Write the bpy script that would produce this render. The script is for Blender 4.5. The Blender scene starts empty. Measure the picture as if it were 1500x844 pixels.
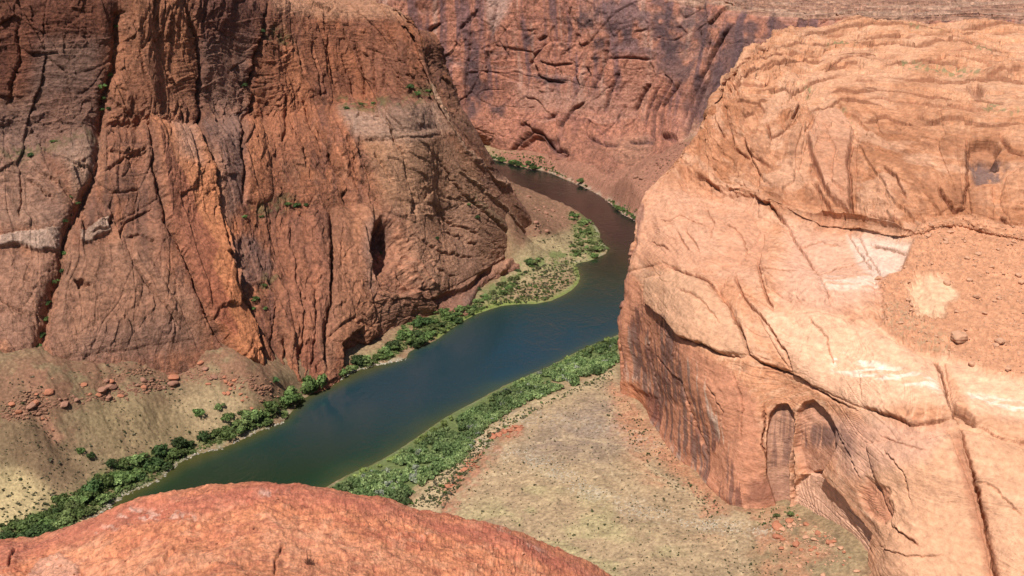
import bpy, math, random
import numpy as np
random.seed(4)
RNG = np.random.default_rng(11)
S = bpy.context.scene
COL = S.collection
PI = math.pi

# ------------------------------------------------------------------ camera
H = 300.0
PITCH = math.radians(18.5)
FPX = 1441.0                    # focal length in photograph pixels (1500 wide)
cam = bpy.data.cameras.new('camera')
camo = bpy.data.objects.new('camera', cam)
COL.objects.link(camo)
camo.location = (0, 0, H)
camo.rotation_euler = (PI/2 - PITCH, 0, 0)
cam.sensor_width = 36
cam.lens = 36*FPX/1500
cam.clip_start = 0.1
cam.clip_end = 20000
S.camera = camo
cP, sP = math.cos(PITCH), math.sin(PITCH)

def pt(px, py, Y=None, z=None):
    """world point seen at a photograph pixel, at depth Y or at height z"""
    a = (px-750)/FPX
    b = (422-py)/FPX
    dx, dy, dz = a, cP + b*sP, -sP + b*cP
    t = Y/dy if Y is not None else (z-H)/dz
    return np.array([dx*t, dy*t, H + dz*t])

def proj(P):
    d = P - np.array([0, 0, H])
    f = d[..., 1]*cP - d[..., 2]*sP
    u = d[..., 1]*sP + d[..., 2]*cP
    f = np.where(f < 1, 1, f)
    return 750 + FPX*d[..., 0]/f, 422 - FPX*u/f

# ------------------------------------------------------------------ noise
TAB = RNG.random((256, 256)).astype(np.float32)
TAB2 = RNG.random((256, 256)).astype(np.float32)

def vn(x, y, seed=0):
    x = np.asarray(x, np.float64) + seed*17.37
    y = np.asarray(y, np.float64) + seed*9.71
    ix = np.floor(x).astype(np.int64)
    iy = np.floor(y).astype(np.int64)
    fx = (x-ix).astype(np.float32)
    fy = (y-iy).astype(np.float32)
    fx = fx*fx*fx*(fx*(fx*6-15)+10)
    fy = fy*fy*fy*(fy*(fy*6-15)+10)
    x0, x1, y0, y1 = ix & 255, (ix+1) & 255, iy & 255, (iy+1) & 255
    a = TAB[x0, y0]*(1-fx) + TAB[x1, y0]*fx
    b = TAB[x0, y1]*(1-fx) + TAB[x1, y1]*fx
    return (a*(1-fy) + b*fy)*2-1

def fbm(x, y, o=5, seed=0, gain=0.5):
    s = 0
    a = 1.0
    n = 0
    for i in range(o):
        s = s + a*vn(x*2.03**i, y*2.03**i, seed+i*3)
        n += a
        a *= gain
    return s/n*1.6

def ridged(x, y, o=4, seed=0):
    s = 0
    a = 1.0
    n = 0
    for i in range(o):
        s = s + a*(1-2*np.abs(vn(x*2.1**i, y*2.1**i, seed+i*5)))
        n += a
        a *= 0.5
    return s/n

def voro(x, y, seed=0):
    """cell value, distance to nearest border (F2-F1)"""
    x = x + seed*13.1
    y = y + seed*7.7
    ix = np.floor(x).astype(np.int64)
    iy = np.floor(y).astype(np.int64)
    f1 = np.full(x.shape, 9., np.float32)
    f2 = np.full(x.shape, 9., np.float32)
    x32, y32 = (x-ix).astype(np.float32), (y-iy).astype(np.float32)
    cv = np.zeros(x.shape, np.float32)
    tx = np.zeros(x.shape, np.float32)
    ty = np.zeros(x.shape, np.float32)
    for i in (-1, 0, 1):
        for j in (-1, 0, 1):
            a, b = (ix+i) & 255, (iy+j) & 255
            dx = TAB[a, b]+np.float32(i)-x32
            dy = TAB2[a, b]+np.float32(j)-y32
            d = dx*dx+dy*dy
            m = d < f1
            f2 = np.where(m, f1, np.minimum(f2, d))
            np.copyto(cv, TAB[b, (a*7+3) & 255], where=m)
            np.copyto(tx, dx, where=m)
            np.copyto(ty, dy, where=m)
            np.copyto(f1, d, where=m)
    f1, f2 = np.sqrt(f1), np.sqrt(f2)
    return cv, f2-f1, tx, ty

def facets(x, y, seed=0):
    """broken faces: each cell a plane of its own tilt"""
    cv, bd, tx, ty = voro(x, y, seed)
    a = (cv*7.13) % 1-0.5
    b = (cv*13.7) % 1-0.5
    return (cv-0.5)+1.6*(tx*a+ty*b), bd, cv
def contour(x, y, w, seed=0, o=3):
    """thin lines wandering along the zero level of a noise"""
    return np.exp(-(fbm(x, y, o, seed)/w)**2)

def sstep(a, b, x):
    t = np.clip((x-a)/(b-a), 0, 1)
    return t*t*(3-2*t)

# -------------------------------------------------- traced lines and outlines
def polydist(px, py, pts):
    """unsigned distance and side to a polyline"""
    best = np.full(px.shape, 1e9)
    side = np.zeros(px.shape)
    al = np.zeros(px.shape)
    L = 0
    for (ax, ay), (bx, by) in zip(pts[:-1], pts[1:]):
        ex, ey = bx-ax, by-ay
        l2 = ex*ex+ey*ey
        t = np.clip(((px-ax)*ex+(py-ay)*ey)/l2, 0, 1)
        dx, dy = px-ax-t*ex, py-ay-t*ey
        d = dx*dx+dy*dy
        m = d < best
        best = np.where(m, d, best)
        side = np.where(m, np.sign(ex*dy-ey*dx), side)
        al = np.where(m, L+t*math.sqrt(l2), al)
        L += math.sqrt(l2)
    return np.sqrt(best), side, al/L

def polysd(px, py, pts):
    """signed distance to a closed outline, positive inside"""
    pts = list(pts)
    d, _, _ = polydist(px, py, pts+[pts[0]])
    ins = np.zeros(px.shape, bool)
    n = len(pts)
    for i in range(n):
        ax, ay = pts[i]
        bx, by = pts[(i+1) % n]
        if ay == by:
            continue
        c = ((ay > py) != (by > py)) & (px < (bx-ax)*(py-ay)/(by-ay)+ax)
        ins ^= c
    return np.where(ins, d, -d)

class Surf:
    """dense sheet: base positions, outward displacement, albedo"""
    def __init__(s, P, flip=False):
        s.P = P
        du = np.gradient(P, axis=0)
        dv = np.gradient(P, axis=1)
        n = np.cross(du, dv)
        n /= np.linalg.norm(n, axis=2, keepdims=True)+1e-9
        s.N = -n if flip else n
        s.flip = flip
        s.px, s.py = proj(P)
        s.d = np.zeros(P.shape[:2])
        s.off = np.zeros(P.shape)
        m = P.shape[1]//2
        seg = np.linalg.norm(np.diff(P, axis=0), axis=2)
        s.su = np.concatenate([[0], np.cumsum(seg[:, m])])[:, None]*np.ones((1, P.shape[1]))
        s.col = np.zeros(P.shape)
        s.jx = s.px + 2.5*fbm(s.px/22, s.py/22, 4, 50) + 1.1*vn(s.px/3.5, s.py/3.5, 51)
        s.jy = s.py + 2.5*fbm(s.px/22, s.py/22, 4, 60) + 1.1*vn(s.px/3.5, s.py/3.5, 61)
    def box(s, pts, pad):
        xs = [p[0] for p in pts]
        ys = [p[1] for p in pts]
        return (s.jx > min(xs)-pad) & (s.jx < max(xs)+pad) & (s.jy > min(ys)-pad) & (s.jy < max(ys)+pad)
    def crack(s, pts, w=3, depth=3, step=0, fade=14, taper=True, col=None, k_=0.75):
        m = s.box(pts, max(w*2, fade*3))
        if not m.any():
            return
        d, sd, al = polydist(s.jx[m], s.jy[m], pts)
        k = np.exp(-(d/(w*0.62))**1.6)
        kc = np.exp(-(d/(w*0.45))**2)
        if taper:
            kc = kc*np.minimum(1, np.minimum(al, 1-al)*6+0.15)
        if taper:
            k = k*np.minimum(1, np.minimum(al, 1-al)*6+0.15)
        s.d[m] -= depth*k
        if step:
            ends = np.minimum(1, np.minimum(al, 1-al)*5)
            s.d[m] += step*np.exp(-d/fade)*(sd*np.sign(step) > 0)*np.sign(step)*ends
        if col is not None:
            s.tint(m, kc*k_, col)
    def tint(s, m, k, c):
        k = np.asarray(k)[..., None]
        s.col[m] = s.col[m]*(1-k) + np.array(c)*k
    def patch(s, pts, disp=0, soft=3, col=None, amt=1.0, fade=0, warp=1.0, mask=None):
        m = s.box(pts, 25)
        if not m.any():
            return
        jx = s.px[m] + (s.jx-s.px)[m]*warp
        jy = s.py[m] + (s.jy-s.py)[m]*warp
        sd = polysd(jx, jy, pts)
        k = sstep(-soft, soft, sd)
        if fade:
            k = k*np.clip(1-(sd/fade), 0, 1) if fade < 0 else k*sstep(0, fade, sd+soft)
        if disp:
            s.d[m] += disp*k
        if col is not None:
            kk = k*amt
            if mask is not None:
                kk = kk*mask[m]
            s.tint(m, kk, col)
    def dome(s, pts, h=5, r=20, soft=2, rim=0.0, warp=0.6):
        """a rounded block bounded by its outline"""
        m = s.box(pts, 25)
        if not m.any():
            return
        jx = s.px[m] + (s.jx-s.px)[m]*warp
        jy = s.py[m] + (s.jy-s.py)[m]*warp
        sd = polysd(jx, jy, pts)
        k = np.clip(sd/r, 0, 1)
        s.d[m] += 0.5*h*np.sqrt(1-(1-k)**2) - rim*np.exp(-(sd/1.6)**2)
    def build(s, name, mat, **props):
        P = s.P + s.N*s.d[..., None] + s.off
        s.Q = P
        return grid_mesh(name, P, s.col, mat, s.flip, **props)

def grid_mesh(name, P, col, mat, flip=False, **props):
    nu, nv = P.shape[:2]
    me = bpy.data.meshes.new(name)
    me.vertices.add(nu*nv)
    me.vertices.foreach_set('co', P.astype(np.float32).ravel())
    i = np.arange(nu*nv).reshape(nu, nv)
    q = np.stack([i[:-1, :-1], i[1:, :-1], i[1:, 1:], i[:-1, 1:]], axis=-1).reshape(-1, 4)
    if flip:
        q = q[:, ::-1]
    n = len(q)
    me.loops.add(n*4)
    me.loops.foreach_set('vertex_index', q.astype(np.int32).ravel())
    me.polygons.add(n)
    me.polygons.foreach_set('loop_start', np.arange(0, n*4, 4, dtype=np.int32))
    me.polygons.foreach_set('loop_total', np.full(n, 4, np.int32))
    me.polygons.foreach_set('use_smooth', np.ones(n, bool))
    me.update(calc_edges=True)
    if col is not None:
        a = me.color_attributes.new('Col', 'FLOAT_COLOR', 'POINT')
        c = np.ones((nu*nv, 4), np.float32)
        c[:, :3] = np.clip(col.reshape(-1, 3), 0.01, 0.9)
        a.data.foreach_set('color', c.ravel())
    me.materials.append(mat)
    o = bpy.data.objects.new(name, me)
    COL.objects.link(o)
    for k, v in props.items():
        o[k] = v
    return o

def cr(vals, n):
    """Catmull-Rom resample along axis 0 to n samples; vals (k, ..)"""
    v = np.asarray(vals, float)
    k = len(v)
    t = np.linspace(0, k-1-1e-9, n)
    i = t.astype(int)
    f = (t-i).reshape((-1,)+(1,)*(v.ndim-1))
    g = lambda j: v[np.clip(j, 0, k-1)]
    p0, p1, p2, p3 = g(i-1), g(i), g(i+1), g(i+2)
    return 0.5*((2*p1)+(-p0+p2)*f+(2*p0-5*p1+4*p2-p3)*f*f+(-p0+3*p1-3*p2+p3)*f**3)

def equal(P, axis, n, wts=None):
    """re-space the samples of a sheet evenly by screen length along an axis"""
    px, py = proj(P)
    px = np.clip(px, -500, 2000)
    py = np.clip(py, -150, 1100)
    seg = np.hypot(np.diff(px, axis=axis), np.diff(py, axis=axis))
    wl = np.linalg.norm(np.diff(P, axis=0 if axis == 0 else 1), axis=2)
    L = np.mean(seg, axis=1-axis) + 0.12*np.mean(wl, axis=1-axis) + 1e-6
    c = np.concatenate([[0], np.cumsum(L)])
    t = np.interp(np.linspace(0, c[-1], n), c, np.arange(len(c)))
    i = np.clip(t.astype(int), 0, len(c)-2)
    f = t-i
    if axis == 0:
        return P[i]*(1-f)[:, None, None] + P[i+1]*f[:, None, None]
    return P[:, i]*(1-f)[None, :, None] + P[:, i+1]*f[None, :, None]

def loft(rows, nu, nv):
    """rows: list over height of lists over columns of points"""
    G = np.array(rows).transpose(1, 0, 2)
    A = cr(G, 400)
    A = cr(A.transpose(1, 0, 2), 400).transpose(1, 0, 2)
    A = equal(A, 0, nu)
    A = equal(A, 1, nv)
    return A

def R(*c):
    return [pt(a, b, Y=d) if d > 130 else pt(a, b, z=d) for a, b, d in c]

def shift(row, dx, dy, dz):
    return [p+np.array([dx, dy, dz]) for p in row]

# ------------------------------------------------------------------ materials
def newmat(name):
    m = bpy.data.materials.new(name)
    m.use_nodes = True
    nt = m.node_tree
    return m, nt, nt.nodes['Principled BSDF']

def N_(nt, t, **kw):
    n = nt.nodes.new(t)
    for k, v in kw.items():
        setattr(n, k, v)
    return n

def rock_mat(name, scale, bump, layer=0.5, rough=0.93, vary=0.35, joint_tone=0.68):
    """albedo from the sheet's colours, broken by grain, blotches and bedding; bump from the same"""
    m, nt, b = newmat(name)
    L = nt.links
    at = N_(nt, 'ShaderNodeAttribute', attribute_name='Col')
    tc = N_(nt, 'ShaderNodeTexCoord')
    n1 = N_(nt, 'ShaderNodeTexNoise')
    n1.inputs['Scale'].default_value = 0.28*scale
    n1.inputs['Detail'].default_value = 8
    n1.inputs['Roughness'].default_value = 0.68
    L.new(tc.outputs['Object'], n1.inputs['Vector'])
    mp = N_(nt, 'ShaderNodeMapping')
    mp.inputs['Scale'].default_value = (0.06, 0.06, 1.1)
    L.new(tc.outputs['Object'], mp.inputs['Vector'])
    n2 = N_(nt, 'ShaderNodeTexNoise')                     # thin bedding
    n2.inputs['Scale'].default_value = 0.55*scale
    n2.inputs['Detail'].default_value = 5
    n2.inputs['Distortion'].default_value = 0.6
    L.new(mp.outputs[0], n2.inputs['Vector'])
    n3 = N_(nt, 'ShaderNodeTexVoronoi', feature='DISTANCE_TO_EDGE')
    n3.inputs['Scale'].default_value = 0.16*scale
    mp3 = N_(nt, 'ShaderNodeMapping')
    mp3.inputs['Scale'].default_value = (1, 1, 0.6)
    mixv = N_(nt, 'ShaderNodeMix', data_type='RGBA')
    mixv.inputs[0].default_value = 0.08
    L.new(tc.outputs['Object'], mp3.inputs['Vector'])
    ad = N_(nt, 'ShaderNodeVectorMath', operation='ADD')
    ms = N_(nt, 'ShaderNodeVectorMath', operation='SCALE')
    ms.inputs['Scale'].default_value = 5/scale
    L.new(n1.outputs['Color'], ms.inputs[0])
    L.new(mp3.outputs[0], ad.inputs[0])
    L.new(ms.outputs[0], ad.inputs[1])
    L.new(ad.outputs[0], n3.inputs['Vector'])
    cr_ = N_(nt, 'ShaderNodeMapRange')
    cr_.inputs['From Max'].default_value = 0.08
    L.new(n3.outputs['Distance'], cr_.inputs['Value'])
    # value factor
    r1 = N_(nt, 'ShaderNodeMapRange')
    r1.inputs['From Min'].default_value = 0.3
    r1.inputs['From Max'].default_value = 0.7
    r1.inputs['To Min'].default_value = 1-vary
    r1.inputs['To Max'].default_value = 1+vary
    L.new(n1.outputs['Fac'], r1.inputs['Value'])
    r2 = N_(nt, 'ShaderNodeMapRange')
    r2.inputs['From Min'].default_value = 0.3
    r2.inputs['From Max'].default_value = 0.7
    r2.inputs['To Min'].default_value = 1-vary*layer
    r2.inputs['To Max'].default_value = 1+vary*layer
    L.new(n2.outputs['Fac'], r2.inputs['Value'])
    mu = N_(nt, 'ShaderNodeMath', operation='MULTIPLY')
    L.new(r1.outputs[0], mu.inputs[0])
    L.new(r2.outputs[0], mu.inputs[1])
    vm = N_(nt, 'ShaderNodeVectorMath', operation='SCALE')
    ck = N_(nt, 'ShaderNodeMapRange')                     # darker along the fine joints, partly dirt
    ck.inputs['To Min'].default_value = joint_tone
    ck.inputs['From Max'].default_value = 0.06
    L.new(n3.outputs['Distance'], ck.inputs['Value'])
    n4 = N_(nt, 'ShaderNodeTexNoise')
    n4.inputs['Scale'].default_value = 0.05*scale
    n4.inputs['Detail'].default_value = 3
    L.new(tc.outputs['Object'], n4.inputs['Vector'])
    r4 = N_(nt, 'ShaderNodeMapRange')
    r4.inputs['From Min'].default_value = 0.45
    r4.inputs['From Max'].default_value = 0.6
    L.new(n4.outputs['Fac'], r4.inputs['Value'])
    mk = N_(nt, 'ShaderNodeMix')
    L.new(r4.outputs[0], mk.inputs[0])
    mk.inputs[2].default_value = 1.0
    L.new(ck.outputs[0], mk.inputs[3])
    mu2 = N_(nt, 'ShaderNodeMath', operation='MULTIPLY')
    L.new(mu.outputs[0], mu2.inputs[0])
    L.new(mk.outputs[0], mu2.inputs[1])
    L.new(at.outputs['Color'], vm.inputs[0])
    L.new(mu2.outputs[0], vm.inputs['Scale'])
    L.new(vm.outputs[0], b.inputs['Base Color'])
    b.inputs['Roughness'].default_value = rough
    b.inputs['Specular IOR Level'].default_value = 0.15
    # bump
    a1 = N_(nt, 'ShaderNodeMath', operation='MULTIPLY_ADD')
    a1.inputs[1].default_value = layer
    L.new(n2.outputs['Fac'], a1.inputs[0])
    L.new(n1.outputs['Fac'], a1.inputs[2])
    a2 = N_(nt, 'ShaderNodeMath', operation='MULTIPLY_ADD')
    a2.inputs[1].default_value = 0.10 if joint_tone < 0.9 else 0.0
    L.new(cr_.outputs[0], a2.inputs[0])
    L.new(a1.outputs[0], a2.inputs[2])
    bp = N_(nt, 'ShaderNodeBump')
    bp.inputs['Strength'].default_value = 1.0
    bp.inputs['Distance'].default_value = bump
    L.new(a2.outputs[0], bp.inputs['Height'])
    L.new(bp.outputs[0], b.inputs['Normal'])
    return m

M_left = rock_mat('left_rock', 1.0, 2.4, 0.22, vary=0.5)
M_back = rock_mat('back_rock', 0.7, 3.0, 0.15, vary=0.45)
M_right = rock_mat('right_rock', 1.2, 0.8, 0.35, vary=0.28, joint_tone=1.0)
M_floor = rock_mat('floor_soil', 1.6, 0.6, 0.0, vary=0.4, joint_tone=1.0)
M_fore = rock_mat('rim_rock', 60, 0.03, 0.1, vary=0.4)
M_stone = rock_mat('loose_stone', 3, 0.3, 0.3, vary=0.2)

def leaf_mat():
    m, nt, b = newmat('foliage')
    L = nt.links
    at = N_(nt, 'ShaderNodeAttribute', attribute_name='Col')
    oi = N_(nt, 'ShaderNodeObjectInfo')
    hs = N_(nt, 'ShaderNodeHueSaturation')
    r = N_(nt, 'ShaderNodeMapRange')
    r.inputs['To Min'].default_value = 0.8
    r.inputs['To Max'].default_value = 1.6
    L.new(oi.outputs['Random'], r.inputs['Value'])
    L.new(r.outputs[0], hs.inputs['Value'])
    r2 = N_(nt, 'ShaderNodeMapRange')
    r2.inputs['To Min'].default_value = 0.485
    r2.inputs['To Max'].default_value = 0.515
    L.new(oi.outputs['Random'], r2.inputs['Value'])
    L.new(r2.outputs[0], hs.inputs['Hue'])
    L.new(at.outputs['Color'], hs.inputs['Color'])
    L.new(hs.outputs[0], b.inputs['Base Color'])
    b.inputs['Roughness'].default_value = 0.7
    b.inputs['Specular IOR Level'].default_value = 0.2
    tr = N_(nt, 'ShaderNodeBsdfTranslucent')
    L.new(hs.outputs[0], tr.inputs['Color'])
    mx = N_(nt, 'ShaderNodeMixShader')
    mx.inputs[0].default_value = 0.25
    L.new(b.outputs[0], mx.inputs[1])
    L.new(tr.outputs[0], mx.inputs[2])
    L.new(mx.outputs[0], nt.nodes['Material Output'].inputs['Surface'])
    return m
M_leaf = leaf_mat()
M_bark, _nt, _b = newmat('bark')
_b.inputs['Base Color'].default_value = (0.12, 0.08, 0.055, 1)
_b.inputs['Roughness'].default_value = 0.9
_n = N_(_nt, 'ShaderNodeTexNoise'); _n.inputs['Scale'].default_value = 6
_bp = N_(_nt, 'ShaderNodeBump'); _bp.inputs['Distance'].default_value = 0.1
_nt.links.new(_n.outputs['Fac'], _bp.inputs['Height']); _nt.links.new(_bp.outputs[0], _b.inputs['Normal'])

def water_mat():
    m, nt, b = newmat('water')
    L = nt.links
    at = N_(nt, 'ShaderNodeAttribute', attribute_name='Col')
    L.new(at.outputs['Color'], b.inputs['Base Color'])
    b.inputs['Roughness'].default_value = 0.06
    b.inputs['IOR'].default_value = 1.333
    b.inputs['Specular IOR Level'].default_value = 0.5
    tc = N_(nt, 'ShaderNodeTexCoord')
    mp = N_(nt, 'ShaderNodeMapping')
    mp.inputs['Scale'].default_value = (0.5, 0.28, 1)
    mp.inputs['Rotation'].default_value = (0, 0, math.radians(-20))
    L.new(tc.outputs['Object'], mp.inputs['Vector'])
    n = N_(nt, 'ShaderNodeTexNoise')
    n.inputs['Scale'].default_value = 0.9
    n.inputs['Detail'].default_value = 6
    n.inputs['Roughness'].default_value = 0.6
    L.new(mp.outputs[0], n.inputs['Vector'])
    bp = N_(nt, 'ShaderNodeBump')
    w2 = N_(nt, 'ShaderNodeTexNoise')                     # gusts: rougher and calmer patches
    w2.inputs['Scale'].default_value = 0.03
    w2.inputs['Detail'].default_value = 5
    w2.inputs['Distortion'].default_value = 1.2
    L.new(mp.outputs[0], w2.inputs['Vector'])
    w3 = N_(nt, 'ShaderNodeMapRange')
    w3.inputs['From Min'].default_value = 0.35
    w3.inputs['From Max'].default_value = 0.65
    w3.inputs['To Min'].default_value = 0.12
    w3.inputs['To Max'].default_value = 1.0
    L.new(w2.outputs['Fac'], w3.inputs['Value'])
    bp.inputs['Distance'].default_value = 0.5
    L.new(w3.outputs[0], bp.inputs['Strength'])
    nb = N_(nt, 'ShaderNodeTexNoise')
    nb.inputs['Scale'].default_value = 0.22
    nb.inputs['Detail'].default_value = 4
    nb.inputs['Distortion'].default_value = 0.8
    L.new(mp.outputs[0], nb.inputs['Vector'])
    mb = N_(nt, 'ShaderNodeMath', operation='MULTIPLY_ADD')
    mb.inputs[1].default_value = 1.6
    L.new(nb.outputs['Fac'], mb.inputs[0])
    L.new(n.outputs['Fac'], mb.inputs[2])
    L.new(mb.outputs[0], bp.inputs['Height'])
    L.new(bp.outputs[0], b.inputs['Normal'])
    return m
M_water = water_mat()

# colours (albedo)
C_VARN = (0.085, 0.045, 0.042)
C_BLUE = (0.085, 0.062, 0.075)
C_RED = (0.27, 0.085, 0.045)
C_ORNG = (0.44, 0.185, 0.09)
C_TAN = (0.33, 0.215, 0.145)
C_PALE = (0.46, 0.35, 0.29)
C_GRN = (0.12, 0.13, 0.055)

def mixc(c, k, to):
    k = np.asarray(k)[..., None]
    return c*(1-k) + np.array(to)*k

# ================================================================== RIVER OUTLINE
LB = [(-60, 900), (60, 820), (124, 767), (162, 742), (191, 720), (230, 706), (252, 684), (284, 666), (324, 657), (346, 648),
      (378, 632), (400, 623), (415, 619), (427, 603), (445, 582), (484, 566), (519, 543), (560, 533), (594, 527), (600, 513),
      (634, 502), (664, 479), (691, 463), (712, 455), (742, 446), (798, 445), (835, 428), (850, 412), (847, 394), (841, 386),
      (866, 382), (895, 368), (878, 351), (879, 339), (862, 320), (841, 312), (822, 306), (779, 289), (752, 274), (727, 258),
      (705, 240), (690, 229), (640, 228), (560, 228), (450, 226)]
RB = [(450, 222), (560, 222), (640, 222), (690, 225), (727, 235), (767, 246), (801, 251), (835, 266), (856, 274), (884, 289), (912, 314),
      (936, 325), (962, 360), (975, 420), (945, 472), (903, 492), (853, 511), (800, 540), (771, 551), (736, 567), (707, 583),
      (672, 601), (636, 622), (597, 651), (551, 679), (515, 693), (480, 712), (430, 745), (350, 800), (230, 900)]
def chaikin(p, k=2):
    for _ in range(k):
        q = [p[0]]
        for a, b in zip(p[:-1], p[1:]):
            q += [(0.75*a[0]+0.25*b[0], 0.75*a[1]+0.25*b[1]), (0.25*a[0]+0.75*b[0], 0.25*a[1]+0.75*b[1])]
        p = q+[p[-1]]
    return p
LB, RB = chaikin(LB, 1), chaikin(RB, 1)
RIV = [tuple(pt(a, b, z=0)[:2]) for a, b in LB+RB]

def seggrid(x0, x1, y0, y1, n):
    pass

# floor heights: (pixel x, pixel y, height)
FANS = [tuple(pt(a, b, z=c))+(h, w) for a, b, c, h, w in ((70, 572, 44, 13, 20), (330, 535, 36, 14, 18), (190, 552, 38, 6, 13), (130, 565, 40, 5, 9), (385, 560, 20, 8, 12), (-60, 575, 50, 10, 20), (265, 540, 36, -4, 12))]
FC = [(905, 505, 3), (830, 545, 3), (740, 600, 3.5), (660, 660, 4), (600, 730, 4), (540, 740, 3), (890, 548, 7), (900, 575, 16), (930, 605, 18),
      (960, 640, 21), (1000, 690, 24), (1070, 742, 28), (1140, 745, 31), (1260, 835, 40), (1150, 844, 33), (1000, 844, 30),
      (800, 844, 22), (700, 770, 16), (900, 700, 22), (850, 620, 16), (900, 780, 25), (1190, 760, 36), (1240, 810, 41),
      (650, 745, 12), (668, 700, 12), (712, 655, 12), (755, 622, 12), (800, 592, 12), (600, 900, 14), (900, 980, 30), (1300, 1000, 45), (1150, 950, 36),
      (628, 745, 5), (648, 692, 5), (690, 645, 5), (735, 610, 5), (790, 575, 5), (860, 555, 6),
      (0, 580, 47), (100, 568, 43), (200, 548, 39), (300, 528, 36), (355, 550, 24), (400, 572, 12), (0, 640, 32), (0, 700, 17), (0, 760, 5),
      (100, 640, 26), (200, 600, 27), (300, 560, 24), (350, 600, 9), (250, 650, 7), (100, 720, 7), (170, 680, 8), (-200, 600, 60), (-200, 700, 34),
      (-200, 800, 12), (-200, 900, 3), (-350, 900, 15), (-400, 700, 50), (-500, 560, 100), (40, 600, 46), (150, 575, 36), (60, 660, 26),
      (800, 405, 3), (760, 400, 5), (700, 440, 3), (730, 425, 4), (855, 372, 2.5), (830, 350, 7), (600, 492, 6), (545, 520, 5), (460, 572, 4),
      (640, 470, 6), (775, 365, 9), (770, 345, 25), (800, 330, 18), (745, 310, 45), (715, 275, 60), (745, 280, 34), (725, 262, 22), (735, 300, 62), (710, 262, 78), (755, 325, 45), (785, 340, 24),
      (700, 245, 40), (695, 235, 12), (770, 300, 22), (690, 240, 60), (640, 232, 40), (600, 231, 20), (840, 325, 6),
      (970, 300, 22), (1000, 255, 50), (900, 270, 18), (1020, 320, 20), (850, 250, 16), (760, 228, 14), (800, 240, 14), (1000, 225, 70), (930, 250, 45), (1050, 300, 40), (985, 380, 20), (960, 500, 10),
      (1000, 500, 20), (700, 385, 5), (730, 372, 5), (650, 400, 5), (600, 430, 5), (760, 392, 5), (680, 420, 5)]
fp = np.array([pt(a, b, z=c) for a, b, c in FC])
def tps_fit(p, lam=1e-3):
    x = p[:, :2]/300
    n = len(x)
    r = np.linalg.norm(x[:, None]-x[None], axis=2)
    K = np.where(r > 0, r*r*np.log(r+1e-12), 0) + lam*np.eye(n)
    Pm = np.hstack([np.ones((n, 1)), x])
    A = np.block([[K, Pm], [Pm.T, np.zeros((3, 3))]])
    return x, np.linalg.solve(A, np.concatenate([p[:, 2], [0, 0, 0]]))
TX, TW = tps_fit(fp)
def tps(X, Y):
    x = X/300
    y = Y/300
    n = len(TX)
    h = TW[n] + TW[n+1]*x + TW[n+2]*y
    for i in range(n):
        r2 = (x-TX[i, 0])**2 + (y-TX[i, 1])**2 + 1e-12
        h = h + TW[i]*0.5*r2*np.log(r2)
    return h

def lookup(grid, x0, x1, y0, y1, X, Y):
    nx_, ny_ = grid.shape
    u = np.clip((X-x0)/(x1-x0)*(nx_-1), 0, nx_-1.001)
    v = np.clip((Y-y0)/(y1-y0)*(ny_-1), 0, ny_-1.001)
    i, j = u.astype(int), v.astype(int)
    a, b = u-i, v-j
    return (grid[i, j]*(1-a)+grid[i+1, j]*a)*(1-b) + (grid[i, j+1]*(1-a)+grid[i+1, j+1]*a)*b
_bx = (-1500, 1200, 300, 1850)
_gx, _gy = np.meshgrid(np.linspace(_bx[0], _bx[1], 540), np.linspace(_bx[2], _bx[3], 310), indexing='ij')
TPSG = tps(_gx, _gy)
# low edge of the sand terrace on the right bank and left gullies, in world metres
TER = [tuple(pt(a, b, z=9)[:2]) for a, b in [(600, 800), (640, 745), (655, 705), (700, 660), (722, 640), (745, 618), (790, 588), (850, 568), (905, 556)]]
GUL = [[tuple(pt(a, b, z=c)[:2]) for a, b, c in g] for g in (
    [(45, 560, 55), (50, 600, 44), (85, 640, 30), (120, 690, 12)],
    [(300, 520, 38), (320, 560, 20), (340, 600, 8)],
    [(0, 680, 22), (80, 720, 8)],
    [(210, 600, 26), (280, 630, 10)])]

def floor_h(X, Y, fine=True):
    sd = polysd(X, Y, RIV)
    h = lookup(TPSG, *_bx, X, Y)
    h = np.clip(h, 0.8, 130)
    h = h + 2.2*fbm(X/45, Y/45, 4, 3)*sstep(6, 30, h)
    for fx, fy, _z, fh, fw in FANS:
        h = h + fh*np.exp(-((X-fx)**2+(Y-fy)**2)/(2*fw*fw))
    for g in GUL:
        d, _, al = polydist(X, Y, g)
        h = h - 4*np.exp(-(d/9)**2)*np.minimum(1, al*4)
    out = sstep(0, 16, -sd)
    hh = 0.25 + np.clip(-sd, 0, 6)*0.12 + (h-0.9)*out
    d, s_, _ = polydist(X, Y, TER)
    if fine:
        hh = hh + out*(0.5*fbm(X/9, Y/9, 4, 5)*sstep(0, 8, -sd) + 0.25*np.abs(fbm(X/2.5, Y/2.5, 2, 8)))
    return np.where(sd > 0, -np.clip(sd*0.25, 0, 5)-0.05, np.maximum(hh, 0.1)), sd

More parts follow.
